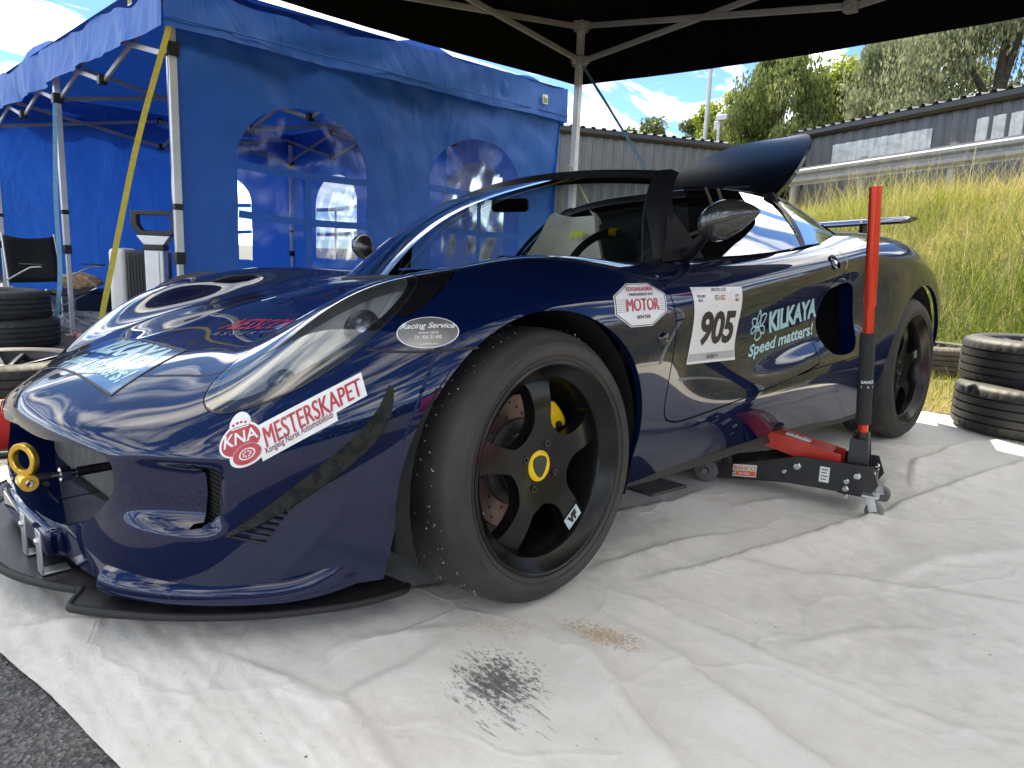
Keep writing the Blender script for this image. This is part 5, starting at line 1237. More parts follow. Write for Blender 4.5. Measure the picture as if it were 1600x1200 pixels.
def make_wheel(R, wid, rl, deep, near=True, badge=True):
    """axis local +Z points outwards, local Y is up"""
    root = empty('wheel')
    h = wid/2
    prof = [(rl-.012, h-.020), (rl+.002, h-.006), (rl+.02, h+.003), (rl+.038, h+.002), (R-.020, h-.012), (R-.009, h-.024), (R-.003, h-.042), (R, h-.065), (R+.0008, 0)]
    prof = prof+[(r, -z) for r, z in reversed(prof[:-1])]
    prof = [tuple(p) for p in catmull(prof, 3)]
    mb = MB(); mb.lathe(prof, 96); ty = mb.build('tyre', M['slick'], root, 70)
    for (rr, zz) in ((rl+.014, h+.0022), (rl+.034, h+.0030), (R-.024, h-.0095)):
        mb = MB(); mb.tube([(rr*math.cos(a), rr*math.sin(a), zz) for a in np.linspace(0, 2*math.pi, 97)], .0011, 6, cap=False); mb.build('sidewall_bead', M['tyre'], ty, 60)
    # bits of grit picked up by the tread
    rnd = random.Random(4); mb = MB()
    for k in range(420):
        a = rnd.uniform(0, 2*math.pi); z = rnd.uniform(-h+.03, h-.03); s_ = rnd.choice((.0004, .0006, .0007, .0009, .0013)); c = Vector(((R+.0005)*math.cos(a), (R+.0005)*math.sin(a), z))
        mb.box(c, (s_*2, s_*2, s_*2), Euler((rnd.random()*3, rnd.random()*3, 0)).to_matrix())
    gr = mb.build('tread_grit', M['stone_grit'], ty); gr['kind'] = 'stuff'
    # barrel with stepped lip
    prof = [(rl-.006, h-.024), (rl+.004, h-.012), (rl+.0035, h-.003), (rl-.002, h-.001), (rl-.007, h-.005), (rl-.012, h-.016), (rl-.030, h-.026), (rl-.034, h-.032), (rl-.036, h-.06), (rl-.040, h-.10), (rl-.040, -h+.02), (rl-.005, -h+.01), (rl-.002, -h+.016)]
    mb = MB(); mb.lathe(prof, 96); mb.build('rim', M['rim_black'], root, 40)
    # five spoke face cut out of a dished disc
    ro = rl-.028; nr, na = 26, 200
    bm = bmesh.new(); c0 = None; rows = []
    def zf(r):
        t = r/ro; return h-deep+.020*np.sin(np.pi*np.clip(t, 0, 1)**1.4)-.004+.004*t
    for i in range(nr):
        r = .028+(ro+.004-.028)*i/(nr-1); rows.append([bm.verts.new((r*math.cos(2*math.pi*j/na), r*math.sin(2*math.pi*j/na), zf(r))) for j in range(na)])
    cv = bm.verts.new((0, 0, zf(.028)))
    for j in range(na): bm.faces.new((cv, rows[0][j], rows[0][(j+1) % na]))
    for i in range(nr-1):
        for j in range(na): bm.faces.new((rows[i][j], rows[i+1][j], rows[i+1][(j+1) % na], rows[i][(j+1) % na]))
    def spoke(x, w_, z):
        y = -w_; r = np.hypot(x, y); a = np.arctan2(y, x)-math.pi/2-.04; seg = 2*math.pi/5; da = (a+seg/2) % seg-seg/2
        lat = np.abs(r*np.sin(da)); s_ = .0245+.011*np.clip((r-.10)/.09, 0, 1)**2+.004*np.clip((.1-r)/.05, 0, 1)
        d1 = np.where(np.cos(da) > 0, s_-lat, -1); d2 = .080-r; d3 = r-(ro-.004)
        k = .030; hh = np.clip(.5+.5*(d1-d2)/k, 0, 1); d = d2*(1-hh)+d1*hh+k*hh*(1-hh)
        k = .022; hh = np.clip(.5+.5*(d-d3)/k, 0, 1); return d3*(1-hh)+d*hh+k*hh*(1-hh)
    carve(bm, spoke, inside=False)
    bmesh.ops.recalc_face_normals(bm, faces=bm.faces)
    if sum(f.normal.z for f in bm.faces) < 0: bmesh.ops.reverse_faces(bm, faces=bm.faces)
    es = [e for e in bm.edges if e.is_boundary and all(v.co.xy.length < ro-.001 for v in e.verts)]
    g = bmesh.ops.extrude_edge_only(bm, edges=es)['geom']
    ev = [x for x in g if isinstance(x, bmesh.types.BMVert)]
    for v in ev: v.co.z -= .004; n2 = v.co.xy.length
    # rolled edge then deep side wall
    e2 = [x for x in g if isinstance(x, bmesh.types.BMEdge) and x.is_boundary and all(q in ev for q in x.verts)]
    g2 = bmesh.ops.extrude_edge_only(bm, edges=e2)['geom']
    for v in [x for x in g2 if isinstance(x, bmesh.types.BMVert)]: v.co.z -= .026; v.co.x *= .99; v.co.y *= .99
    bm_obj('spokes', bm, M['rim_black'], root, 55)
    zc = float(zf(np.array(.03)))
    mb = MB(); mb.lathe([(.033, zc-.002), (.033, zc+.003), (.030, zc+.005), (.028, zc+.003), (.0265, zc+.0035), (.001, zc+.004)], 36)
    cp = mb.build('centre_cap', M['rim_black'] if not badge else M['yellow_paint'], root, 40)
    if badge:
        tri = catmull([(-.0195, .014), (0, .0225), (.0195, .014), (.0155, -.009), (0, -.0245), (-.0155, -.009)], 5, True)
        mb = MB(); mb.prism([tuple(p) for p in tri], zc+.0035, zc+.0062); mb.build('cap_badge', M['green_badge'], cp, 20)
    for k in range(4):
        a = math.pi/4+.35+k*math.pi/2; c = Vector((.05*math.cos(a), .05*math.sin(a), zc)); mb = MB(); mt = Matrix.Translation(c)
        mb.lathe([(.0125, -.004), (.0125, .0), (.0115, -.0005), (.011, -.006)], 20, mt); mb.lathe([(.0085, -.006), (.0085, .006), (.0075, .008), (.0045, .008), (.004, .001), (.001, .001)], 6, mt); mb.build('wheel_nut', M['gloss_black'], root, 25)
    # brake disc with drilled ring, bell, caliper
    zb = h-deep-.062
    mb = MB(); mb.lathe([(.085, zb), (.144, zb), (.145, zb-.003), (.145, zb-.023), (.144, zb-.026), (.085, zb-.026)], 72); mb.lathe([(.088, zb-.004), (.086, zb+.004), (.06, zb+.010), (.045, zb+.022), (.02, zb+.024)], 40)
    bd = mb.build('brake_disc', M['disc_steel'], root, 40)
    mb = MB(); mb.lathe([(.094, zb+.0015), (.092, zb+.007), (.070, zb+.012), (.062, zb+.010), (.058, zb+.002)], 48)
    for k in range(10):
        a = k*math.pi/5; mb.lathe([(.006, .0), (.006, .006), (.0045, .0075), (.001, .0075)], 6, Matrix.Translation((.083*math.cos(a), .083*math.sin(a), zb+.006)))
    mb.build('disc_bell', M['hub_grey'], bd, 40)
    mb = MB()
    for k in range(40):
        a = k*math.pi/20; r = (.104, .118, .132)[k % 3]; mb.disc(.0034, zb+.0006, 10, Matrix.Translation((r*math.cos(a), r*math.sin(a), 0)))
    mb.build('disc_drilling', M['matt_black'], bd)
    mb = MB(); pts = []
    for (r, sgn) in ((.150, 1), (.118, -1)):
        for a in (np.linspace(24, 66, 9) if sgn > 0 else np.linspace(62, 28, 9)):
            rr = r+(.006 if 28 < a < 52 else 0)*sgn+(.010*math.sin(a*.5) if sgn < 0 else 0); pts.append((rr*math.cos(rad(a)), rr*math.sin(rad(a))))
    mb.prism(pts, zb-.02, zb+.024); cal = mb.build('caliper', M['yellow_paint'], root, 30, bevel=.004)
    mb = MB()
    for a in (32, 58): mb.lathe([(.008, 0), (.008, .006), (.001, .007)], 12, Matrix.Translation((.128*math.cos(rad(a)), .128*math.sin(rad(a)), zb+.024)))
    mb.build('caliper_bolt', M['matt_black'], cal, 30)
    mb = MB(); mb.tube([((rl-.04)*math.cos(3.6), (rl-.04)*math.sin(3.6), h-.075), ((rl-.058)*math.cos(3.6), (rl-.058)*math.sin(3.6), h-.062)], [.005, .004], 8); mb.build('valve', M['steel'], root, 40)
    return root
def sticker_on_spoke(root, ang, r, w_, hgt, txt, zoff, tilt=0):
    mt = Matrix.Translation((r*math.cos(ang), r*math.sin(ang), zoff)) @ Matrix.Rotation(ang+math.pi/2+tilt, 4, 'Z')
    mb = MB(); mb.prism([(-w_/2, -hgt/2), (w_/2, -hgt/2), (w_/2, hgt/2), (-w_/2, hgt/2)], 0, .0012, mt); st = mb.build('spoke_sticker', M['pale_blue'], root)
    V_, F_ = text_pts(txt, hgt*.85, .002); mb = MB(); mb.add([mt @ Vector((x, y, .0018)) for x, y in V_], F_); mb.build('sticker_lettering', M['print_black'], st)
wf = make_wheel(.289, .205, .220, .048)
sticker_on_spoke(wf, rad(-54), .160, .050, .030, 'VF', .205/2-.048+.0175, 0.0)
wr = make_wheel(.306, .235, .234, .056, badge=False)
sticker_on_spoke(wr, rad(18), .165, .028, .026, '22', .235/2-.056+.0175)
CAMB = rad(3.4)
def place_wheel(wh, x, sgn, yo, R, wid, steer=0, camber=CAMB):
    wh.parent = car; wh.location = (x, sgn*(yo-wid/2), R)
    m_ = Matrix.Rotation(0 if sgn < 0 else math.pi, 4, 'Z') @ Matrix.Rotation(steer, 4, 'Z') @ Matrix.Rotation(math.pi/2-camber, 4, 'X')
    wh.rotation_euler = m_.to_euler()
wf2, wr2 = copy_tree(wf), copy_tree(wr)
place_wheel(wf, 0, -1, .832, .2885, .205, rad(.8)); place_wheel(wf2, 0, 1, .832, .2885, .205)
place_wheel(wr, 2.3, -1, .842, .3055, .235, 0, rad(2)); place_wheel(wr2, 2.3, 1, .842, .3055, .235, 0, rad(2))
# ------------------------------------------------------------------ stickers and lettering on the body
_full = BODY.copy(); mirror_bm(_full); BVHF = BVHTree.FromBMesh(_full); _full.free()
def proj(p, d, off):
    d = Vector(d).normalized(); h = BVHF.ray_cast(p-d*.35, d, 1.0)
    if h[0] is None: h = BVHF.find_nearest(p)
    n = h[1] if h[1].dot(d) < 0 else -h[1]
    return h[0]+n*off
def white_like(name, c, rough=.35): M.setdefault(name, noisy(name, c, tuple(min(1, q*1.06) for q in c), 35, rough, Coat_Weight=.25)); return M[name]
def decal(name, V, F, quad, d, off, m, parent, maxlen=.012, extra=None):
    """flat 0..1 outline mapped on a four-cornered field (bl, br, tr, tl) and laid on the body"""
    q = [Vector(p) for p in quad]; bm = bmesh.new(); su = (q[1]-q[0]).length; sv = (q[3]-q[0]).length
    vs_ = [bm.verts.new((x*su, y*sv, 0)) for x, y in V]
    for f in F:
        try: bm.faces.new([vs_[i] for i in f])
        except ValueError: pass
    bmesh.ops.triangulate(bm, faces=bm.faces)
    for _ in range(5):
        es = [e for e in bm.edges if e.calc_length() > maxlen]
        if not es: break
        bmesh.ops.subdivide_edges(bm, edges=es, cuts=1); bmesh.ops.triangulate(bm, faces=[f for f in bm.faces if len(f.verts) > 3])
    for v in bm.verts:
        a, b = v.co.x/su, v.co.y/sv; p = q[0]*(1-a)*(1-b)+q[1]*a*(1-b)+q[2]*a*b+q[3]*(1-a)*b; v.co = proj(p, d, off)
    bmesh.ops.recalc_face_normals(bm, faces=bm.faces)
    fs = list(bm.faces)
    if fs and sum(f.normal.dot(Vector(d)) for f in fs) > 0: bmesh.ops.reverse_faces(bm, faces=fs)
    return bm_obj(name, bm, m, parent, True)
def fit(txt, u0, u1, v0, v1, bold=.02, shear=0, spacing=1.0):
    V, F = text_pts(txt, 1.0, bold, shear, 'LEFT', spacing); A = np.array(V); mn, mx_ = A.min(0), A.max(0)
    A = (A-mn)/(mx_-mn); return [(u0+(u1-u0)*a, v0+(v1-v0)*b) for a, b in A], F
def rect(u0, u1, v0, v1): return [(u0, v0), (u1, v0), (u1, v1), (u0, v1)], [(0, 1, 2, 3)]
def ell(cu, cv, ru, rv, n=40): return [(cu+ru*math.cos(2*math.pi*k/n), cv+rv*math.sin(2*math.pi*k/n)) for k in range(n)], [tuple(range(n))]
def ann(cu, cv, ru, rv, k, n=40):
    a = ell(cu, cv, ru, rv, n)[0]+ell(cu, cv, ru*k, rv*k, n)[0]; return a, [(i, (i+1) % n, n+(i+1) % n, n+i) for i in range(n)]
def stroke(pts, wd, asp=1.0, closed=True):
    P = catmull(pts, 6, closed); n = len(P); L_, R_ = [], []
    for i in range(n):
        t = P[(i+1) % n if closed else min(i+1, n-1)]-P[i-1 if (closed or i) else 0]; t = t/ (np.linalg.norm(t)+1e-9); nn = np.array([-t[1], t[0]*asp])*wd/2; L_.append(tuple(P[i]+nn)); R_.append(tuple(P[i]-nn))
    return L_+R_, [(i, (i+1) % n, n+(i+1) % n, n+i) for i in range(n if closed else n-1)]
WH = white_like('sticker_white', (.74, .74, .73)); RED = white_like('sticker_red', (.42, .012, .022)); BLK = M['print_black']; TEAL = white_like('pale_teal_print', (.36, .60, .64)); GREYP = white_like('sticker_grey', (.42, .42, .43))
# start number
Q = [(.4917, -.83, .4715), (.7803, -.83, .4602), (.7899, -.8, .6624), (.5277, -.8, .6614)]; D_ = (0, 1, 0)
num = decal('number_sticker', *rect(0, 1, 0, 1), Q, D_, .0009, WH, near_door); num['label'] = 'white race number sticker 905'
decal('sticker_band', *rect(.02, .98, .035, .135), Q, D_, .0013, GREYP, num)
decal('number_lettering', *fit('905', .15, .91, .23, .69, .04, 0, .95), Q, D_, .0016, BLK, num)
for (t, a, b, c, d_) in (('RACING V+', .38, .62, .055, .11), ('REGULARITY', .08, .24, .865, .90), ('TRE B', .08, .17, .81, .845), ('JULY', .84, .92, .865, .90), ('2025', .84, .92, .81, .845), ('ARCTIC CUP', .37, .66, .945, .985)):
    decal('small_lettering', *fit(t, a, b, c, d_, .02), Q, D_, .0017, BLK, num)
for (t, a, b, col) in (('E', .42, .485, (.02, .25, .12)), ('A', .49, .545, (.6, .25, .02)), ('SC', .55, .63, (.45, .02, .03))):
    decal('small_lettering', *fit(t, a, b, .83, .895, .03), Q, D_, .0017, white_like('print_'+t, col), num)
# door sponsor lettering
Q = [(.8972, -.79, .497), (1.385, -.79, .547), (1.352, -.79, .628), (.868, -.79, .5932)]
Q1 = [(1.02, -.79, .5205), (1.375, -.79, .560), (1.338, -.79, .6255), (.9872, -.79, .5874)]
dl = decal('door_lettering', *fit('KILKAYA', 0, 1, 0, 1, .045), Q1, D_, .0012, TEAL, near_door); dl['label'] = 'pale teal door lettering reading KILKAYA'
Q2 = [(.862, -.8, .449), (1.345, -.8, .490), (1.355, -.8, .541), (.878, -.8, .492)]
decal('slogan_lettering', *fit('Speed matters!', 0, 1, 0, 1, .028, .25), Q2, D_, .0012, TEAL, near_door)
Q3 = [(.892, -.79, .503), (.985, -.79, .508), (.965, -.79, .600), (.872, -.79, .592)]
for st in ([(.5, .30), (.36, .55), (.5, .98), (.66, .55)], [(.5, .42), (.15, .50), (.02, .72), (.3, .72)], [(.5, .42), (.9, .55), (1.0, .80), (.7, .78)], [(.42, .45), (.1, .25), (.0, .38), (.2, .48)], [(.5, .45), (.3, .1), (.45, .0), (.75, .12)], [(.55, .42), (.95, .40), (.98, .18), (.75, .22)]):
    decal('logo_loop', *stroke(st, .055), Q3, D_, .0012, TEAL, near_door, .006)
# octagonal dealer sticker on the wing
Q = [(.165, -.83, .5745), (.375, -.83, .5775), (.405, -.78, .6700), (.190, -.79, .6665)]; D_ = Vector((0, .92, -.35))
def octa(k=1.0, a=.29):
    p = [(a, 0), (1-a, 0), (1, a), (1, 1-a), (1-a, 1), (a, 1), (0, 1-a), (0, a)]; return [(.5+(x-.5)*k, .5+(y-.5)*k) for x, y in p], [tuple(range(8))]
oc = decal('dealer_sticker', *octa(1), Q, D_, .0009, WH, clam); oc['label'] = 'white octagonal dealer sticker with red MOTOR lettering'
a, b = octa(.965), octa(.935); decal('sticker_border', a[0]+b[0], [(i, (i+1) % 8, 8+(i+1) % 8, 8+i) for i in range(8)], Q, D_, .0013, BLK, oc)
for k in range(7): decal('sticker_rule', *rect(.05, .95, .335+.045*k, .342+.045*k), Q, D_, .0013, BLK, oc)
decal('sticker_lettering', *rect(.2, .84, .335, .62), Q, D_, .0015, WH, oc)
for k in range(3): decal('sticker_lettering', *fit('MOTOR', .20+.009*k, .82+.009*k, .34, .62, 0), Q, D_, .0018+.00012*k, RED, oc)
decal('sticker_lettering', *fit('EDGARASIEN', .25, .76, .80, .90, .02), Q, D_, .0016, RED, oc)
decal('sticker_lettering', *fit('FREDRIKSTAD', .28, .74, .685, .75, .02), Q, D_, .0016, BLK, oc)
decal('sticker_lettering', *fit('SENTER', .39, .66, .17, .245, .025), Q, D_, .0016, BLK, oc)
# brushed oval garage sticker
M['brushed'] = noisy('brushed_silver_film', (.30, .29, .28), (.36, .35, .34), 8, .33, .85)
Q = [(-.3334, -.7386, .5513), (-.237, -.7931, .5561), (-.2155, -.7698, .6085), (-.3056, -.7018, .6021)]; D_ = Vector((.45, .65, -.6))
ov = decal('garage_sticker', *ell(.5, .5, .5, .5), Q, D_, .0009, M['brushed'], clam); ov['label'] = 'oval silver garage sticker in front of the wheel arch'
decal('sticker_border', *ann(.5, .5, .5, .5, .965), Q, D_, .0012, WH, ov)
for (t, a, b, c, d_, sh_) in (('Racing Service', .06, .93, .56, .80, .35), ('o-o-r car\'s', .35, .66, .44, .53, 0), ('Tlf : 926 21 430', .28, .72, .28, .39, 0), ('tuned by you', .37, .66, .09, .16, .2)):
    decal('sticker_lettering', *fit(t, a, b, c, d_, .015, sh_), Q, D_, .0015, WH, ov)
# championship sticker on the bumper corner
D_ = Vector((.62, .74, -.25))
Q = [(-.5869, -.6083, .3387), (-.399, -.7403, .4544), (-.3874, -.7031, .5372), (-.5786, -.5708, .4242)]
QT = [(-.538, -.6494, .3863), (-.397, -.7333, .4797), (-.397, -.7196, .5067), (-.5397, -.6361, .4181)]
QS = [(-.5342, -.655, .3769), (-.4428, -.714, .4385), (-.4434, -.709, .4532), (-.5361, -.6503, .3895)]
QC = [(-.5901, -.600, .363), (-.5371, -.648, .3947), (-.5373, -.6273, .4349), (-.5773, -.5872, .4139)]
kb = decal('championship_sticker', *rect(-.06, 1.03, -.17, 1.22), QT, D_, .0009, WH, clam); kb['label'] = 'white and red championship sticker on the bumper corner'
decal('sticker_base', *rect(-.08, 1.05, -.35, 1.1), QS, D_, .0010, WH, kb)
decal('sticker_base', *ell(.5, .5, .56, .58), QC, D_, .0011, WH, kb)
decal('sticker_base', *ell(.5, 1.02, .33, .42), QC, D_, .00105, WH, kb)
decal('sticker_base', *ell(.62, -.08, .40, .42), QC, D_, .00115, WH, kb)
decal('emblem_disc', *ell(.5, .48, .50, .52), QC, D_, .0015, RED, kb)
decal('emblem_wheel', *ann(.62, -.08, .32, .34, .58), QC, D_, .0021, RED, kb, .006)
decal('emblem_wheel', *ell(.62, -.08, .33, .35), QC, D_, .0018, WH, kb)
decal('emblem_wheel', *ann(.62, -.08, .15, .16, .72), QC, D_, .0021, RED, kb, .006)
for k in range(4):
    a_ = k*math.pi/4; decal('emblem_spoke', [(.62+.13*math.cos(a_)-.015*math.sin(a_), -.08+.14*math.sin(a_)+.015*math.cos(a_)), (.62+.13*math.cos(a_)+.015*math.sin(a_), -.08+.14*math.sin(a_)-.015*math.cos(a_)), (.62-.13*math.cos(a_)+.015*math.sin(a_), -.08-.14*math.sin(a_)-.015*math.cos(a_)), (.62-.13*math.cos(a_)-.015*math.sin(a_), -.08-.14*math.sin(a_)+.015*math.cos(a_))], [(0, 1, 2, 3)], QC, D_, .0021, RED, kb)
decal('crown', [(.26, .86), (.74, .86), (.82, 1.16), (.66, 1.08), (.58, 1.24), (.5, 1.30), (.42, 1.24), (.34, 1.08), (.18, 1.16)], [tuple(range(9))], QC, D_, .0020, WH, kb)
for (x, y) in ((.30, 1.02), (.42, 1.06), (.54, 1.06), (.67, 1.02)): decal('crown_jewel', *ell(x, y, .045, .045, 12), QC, D_, .0024, RED, kb)
decal('crown_band', *rect(.28, .72, .90, .925), QC, D_, .0024, RED, kb)
decal('emblem_lettering', *fit('KNA', .07, .95, .34, .76, .015), QC, D_, .0021, WH, kb)
for k in range(3): decal('sticker_lettering', *fit('MESTERSKAPET', .035+.0035*k, .992+.0035*k, 0, 1, 0), QT, D_, .0016+.00012*k, RED, kb)
decal('sticker_lettering', *fit('Kongelig Norsk Automobilklub', 0, 1, 0, 1, .015), QS, D_, .0016, white_like('sticker_wine', (.16, .02, .03)), kb)
# bonnet sponsor panel and red script
D_ = Vector((.35, 0, -.93)); Q = [(-.655, .275, .42), (-.655, -.275, .42), (-.495, -.235, .50), (-.495, .235, .50)]
M['mirror_blue'] = noisy('pale_blue_film', (.10, .20, .30), (.14, .25, .36), 12, .12, .3, Coat_Weight=1.0, Coat_Roughness=.02)
bp = decal('bonnet_sticker', *rect(0, 1, 0, 1), Q, D_, .0009, M['mirror_blue'], clam); bp['label'] = 'pale blue sponsor panel across the bonnet'
decal('sticker_border', [(0, 0), (1, 0), (1, 1), (0, 1), (.012, .03), (.988, .03), (.988, .97), (.012, .97)], [(0, 1, 5, 4), (1, 2, 6, 5), (2, 3, 7, 6), (3, 0, 4, 7)], Q, D_, .0013, BLK, bp)
TB = white_like('light_aqua_print', (.45, .75, .82), .25)
decal('bonnet_lettering', *fit('KILKAYA', .20, .95, .50, .93, .05), Q, D_, .0016, TB, bp); decal('bonnet_lettering', *fit('Speed matters!', .20, .95, .06, .44, .03, .25), Q, D_, .0016, TB, bp)
Q = [(-.435, -.16, .53), (-.385, -.455, .56), (-.29, -.345, .572), (-.325, -.12, .55)]
rs_ = white_like('bonnet_red_print', (.55, .015, .03), .25)
rl_ = decal('bonnet_script', *fit('NESSCOM', .0, 1.0, .35, 1.0, .012, .7), Q, D_, .0012, rs_, clam); rl_['label'] = 'red slanted script on the bonnet beside the headlamp'
decal('script_subline', *fit('ASSERVICE', .05, 1.05, .02, .20, .02, .2, 1.6), Q, D_, .0012, white_like('grey_print', (.10, .11, .13)), rl_)
# ================================================================== loose things around the car
# ---- trolley jack with its long handle
M['jack_black'] = noisy('jack_black_enamel', (.012, .012, .013), (.02, .02, .021), 20, .35); M['jack_red'] = noisy('jack_red_enamel', (.48, .030, .018), (.55, .04, .022), 12, .3, Coat_Weight=.4); M['nylon'] = noisy('grey_nylon_wheel', (.12, .12, .12), (.18, .18, .175), 20, .5)
M['foam'] = noisy('black_foam_grip', (.018, .018, .019), (.026, .026, .027), 90, .85, bs=.15); M['label_orange'] = mat('orange_label', (.72, .12, .035), .45); M['label_white'] = mat('white_label', (.75, .75, .73), .45); M['red_alu'] = noisy('red_anodised_tube', (.62, .05, .022), (.72, .065, .03), 14, .26, .55)
A = Vector((1.105, -.61, 0)); B = Vector((1.20, -1.045, 0)); ax = (B-A).normalized(); sx = Vector((-ax.y, ax.x, 0)) * -1      # ax points to the handle end, sx to the rear of the car
jack = empty('trolley_jack', (A.x, A.y, 0), 0, 'black and red trolley jack under the sill with its long red handle upright', 'jack')
def J(a, s, z): return ax*a+sx*s+Vector((0, 0, z))
jm = Matrix((ax, sx, Vector((0, 0, 1)))).transposed()
JL = (B-A).length
for s_ in (-1, 1):
    mb = MB(); pl = [(-.03, .035), (.02, .03), (JL*.55, .058), (JL+.03, .062), (JL+.05, .10), (JL+.03, .152), (JL*.62, .150), (.06, .085), (-.03, .075)]
    V_ = [J(a, s_*.082+o, z) for o in (-.0035, .0035) for a, z in pl]; n = len(pl)
    mb.add(V_, [tuple(range(n)), tuple(range(2*n-1, n-1, -1))]+[(i, n+i, n+(i+1) % n, (i+1) % n) for i in range(n)]); pt = mb.build('side_plate', M['jack_black'], jack, bevel=.002)
    mb = MB(); m_ = Matrix.Translation(J(-.01, s_*.082, .052)) @ jm.to_4x4() @ Matrix.Rotation(math.pi/2, 4, 'X')
    mb.lathe([(.012, -.022), (.034, -.022), (.038, -.018), (.038, .018), (.034, .022), (.02, .022), (.018, .014), (.012, .014)], 28, m_, closed=True); wo = mb.build('front_wheel', M['nylon'], jack, 40)
    mb = MB(); mb.tube([J(-.01, s_*.05, .052), J(-.01, s_*.112, .052)], .010, 10); mb.build('axle', M['steel'], jack, 40)
    # swivelling rear castors
    c0 = J(JL+.035, s_*.098, 0)
    mb = MB(); mb.box(c0+Vector((0, 0, .072)), (.045, .045, .006), jm); mb.bar(c0+sx*.016+Vector((0, 0, .07)), c0+sx*.016+ax*.012+Vector((0, 0, .028)), .003, .022); mb.bar(c0-sx*.016+Vector((0, 0, .07)), c0-sx*.016+ax*.012+Vector((0, 0, .028)), .003, .022); cf = mb.build('castor_fork', M['zinc'], jack)
    mb = MB(); m_ = Matrix.Translation(c0+ax*.014+Vector((0, 0, .027))) @ jm.to_4x4() @ Matrix.Rotation(math.pi/2, 4, 'X'); mb.lathe([(.006, -.011), (.022, -.012), (.026, -.008), (.026, .008), (.022, .012), (.006, .011)], 24, m_, closed=True); mb.build('castor_wheel', M['nylon'], jack, 40)
    for (a, z, r) in ((JL*.60, .118, .013), (JL*.52, .094, .008), (JL*.92, .075, .010), (JL*.92, .098, .009), (JL*.98, .12, .012), (JL*.93, .052, .008), (JL*.18, .06, .007)):
        mb = MB(); m_ = Matrix.Translation(J(a, s_*.087, z)) @ jm.to_4x4() @ Matrix.Rotation(math.pi/2*-s_, 4, 'X'); mb.lathe([(r, -.002), (r, .006), (r*.7, .009), (.001, .009)], 6 if r > .009 else 12, m_); mb.build('bolt', M['steel'], jack, 25)
for (a, z, w_, h_, m1, txt, m2, tilt) in ((JL*.25, .072, .075, .040, 'label_orange', 'BAHCO', 'label_white', .12), (JL*.78, .106, .028, .048, 'label_white', None, None, .0)):
    o_ = J(a, .0865, z); u = (ax+Vector((0, 0, tilt))).normalized(); v = Vector((0, 0, 1)); nn = sx
    mb = MB(); mb.add([o_+nn*.001+u*p+v*q for p, q in ((-w_/2, -h_/2), (w_/2, -h_/2), (w_/2, h_/2), (-w_/2, h_/2))], [(0, 1, 2, 3)]); lb = mb.build('label_plate', M['label_white'], jack)
    if txt:
        mb = MB(); mb.add([o_+nn*.0018+u*p+v*q for p, q in ((-w_*.47, -h_*.42), (w_*.47, -h_*.42), (w_*.47, -h_*.02), (-w_*.47, -h_*.02))], [(0, 1, 2, 3)]); mb.build('label_field', M['label_orange'], lb)
        V_, F_ = text_pts(txt, .0175, .0004); mb = MB(); mb.add([o_+nn*.002+u*x*1.15+v*(y+h_*.2) for x, y in V_], F_); mb.build('label_lettering', M['label_orange'], lb)
        V_, F_ = text_pts('BH13000', .009, .0002); mb = MB(); mb.add([o_+nn*.0024+u*x+v*(y-h_*.23) for x, y in V_], F_); mb.build('label_lettering', M['label_white'], lb)
    else:
        for k in range(4): mb = MB(); mb.add([o_+nn*.0018+u*p+v*(.016-.01*k+q) for p, q in ((-.009, -.002), (.009-.003*(k % 2), -.002), (.009-.003*(k % 2), .001), (-.009, .001))], [(0, 1, 2, 3)]); mb.build('label_print', M['print_black'], lb)
# lifting arm, saddle, ram
arm = [J(JL*.86, 0, .135), J(JL*.34, 0, .178)]
for s_ in (-1, 1):
    mb = MB(); d_ = sx*s_*.042; mb.add([arm[0]+d_+Vector((0, 0, -.03)), arm[0]+d_+Vector((0, 0, .03)), arm[1]+d_+Vector((0, 0, .028)), arm[1]+d_+Vector((0, 0, -.02))]+[arm[0]+d_*1.12+Vector((0, 0, -.03)), arm[0]+d_*1.12+Vector((0, 0, .03)), arm[1]+d_*1.12+Vector((0, 0, .028)), arm[1]+d_*1.12+Vector((0, 0, -.02))], [(0, 1, 2, 3), (7, 6, 5, 4), (0, 4, 5, 1), (1, 5, 6, 2), (2, 6, 7, 3), (3, 7, 4, 0)]); mb.build('arm_plate', M['jack_red'], jack)
mb = MB(); mb.bar(arm[0].lerp(arm[1], .12)+Vector((0, 0, .024)), arm[1]+Vector((0, 0, .026)), .085, .006); ac = mb.build('arm_cover', M['jack_red'], jack, bevel=.002)
q0, q1 = arm[0].lerp(arm[1], .42)+Vector((0, 0, .030)), arm[0].lerp(arm[1], .74)+Vector((0, 0, .031)); mb = MB(); mb.bar(q0, q1, .036, .002); al = mb.build('arm_label', M['label_white'], jack)
u = (q0-q1).normalized(); v = sx*-1; V_, F_ = text_pts('BAHCO', .026, .0007); mb = MB(); mb.add([(q0+q1)/2+Vector((0, 0, .004))+u*x*1.2-v*y for x, y in V_], F_); mb.build('arm_lettering', M['print_black'], al)
mb = MB(); m_ = Matrix.Translation(arm[1]+Vector((0, 0, .03))); mb.lathe([(.001, 0), (.045, 0), (.05, .006), (.05, .012), (.04, .010), (.001, .010)], 28, m_); mb.build('saddle', M['jack_black'], jack, 40)
mb = MB(); mb.tube([J(JL*.95, 0, .09), J(JL*.30, 0, .09)], .035, 16); mb.build('ram_cylinder', M['jack_black'], jack, 50)
mb = MB(); mb.box(J(JL*.97, 0, .085), (.10, .13, .07), jm); mb.build('pump_block', M['jack_black'], jack, bevel=.006)
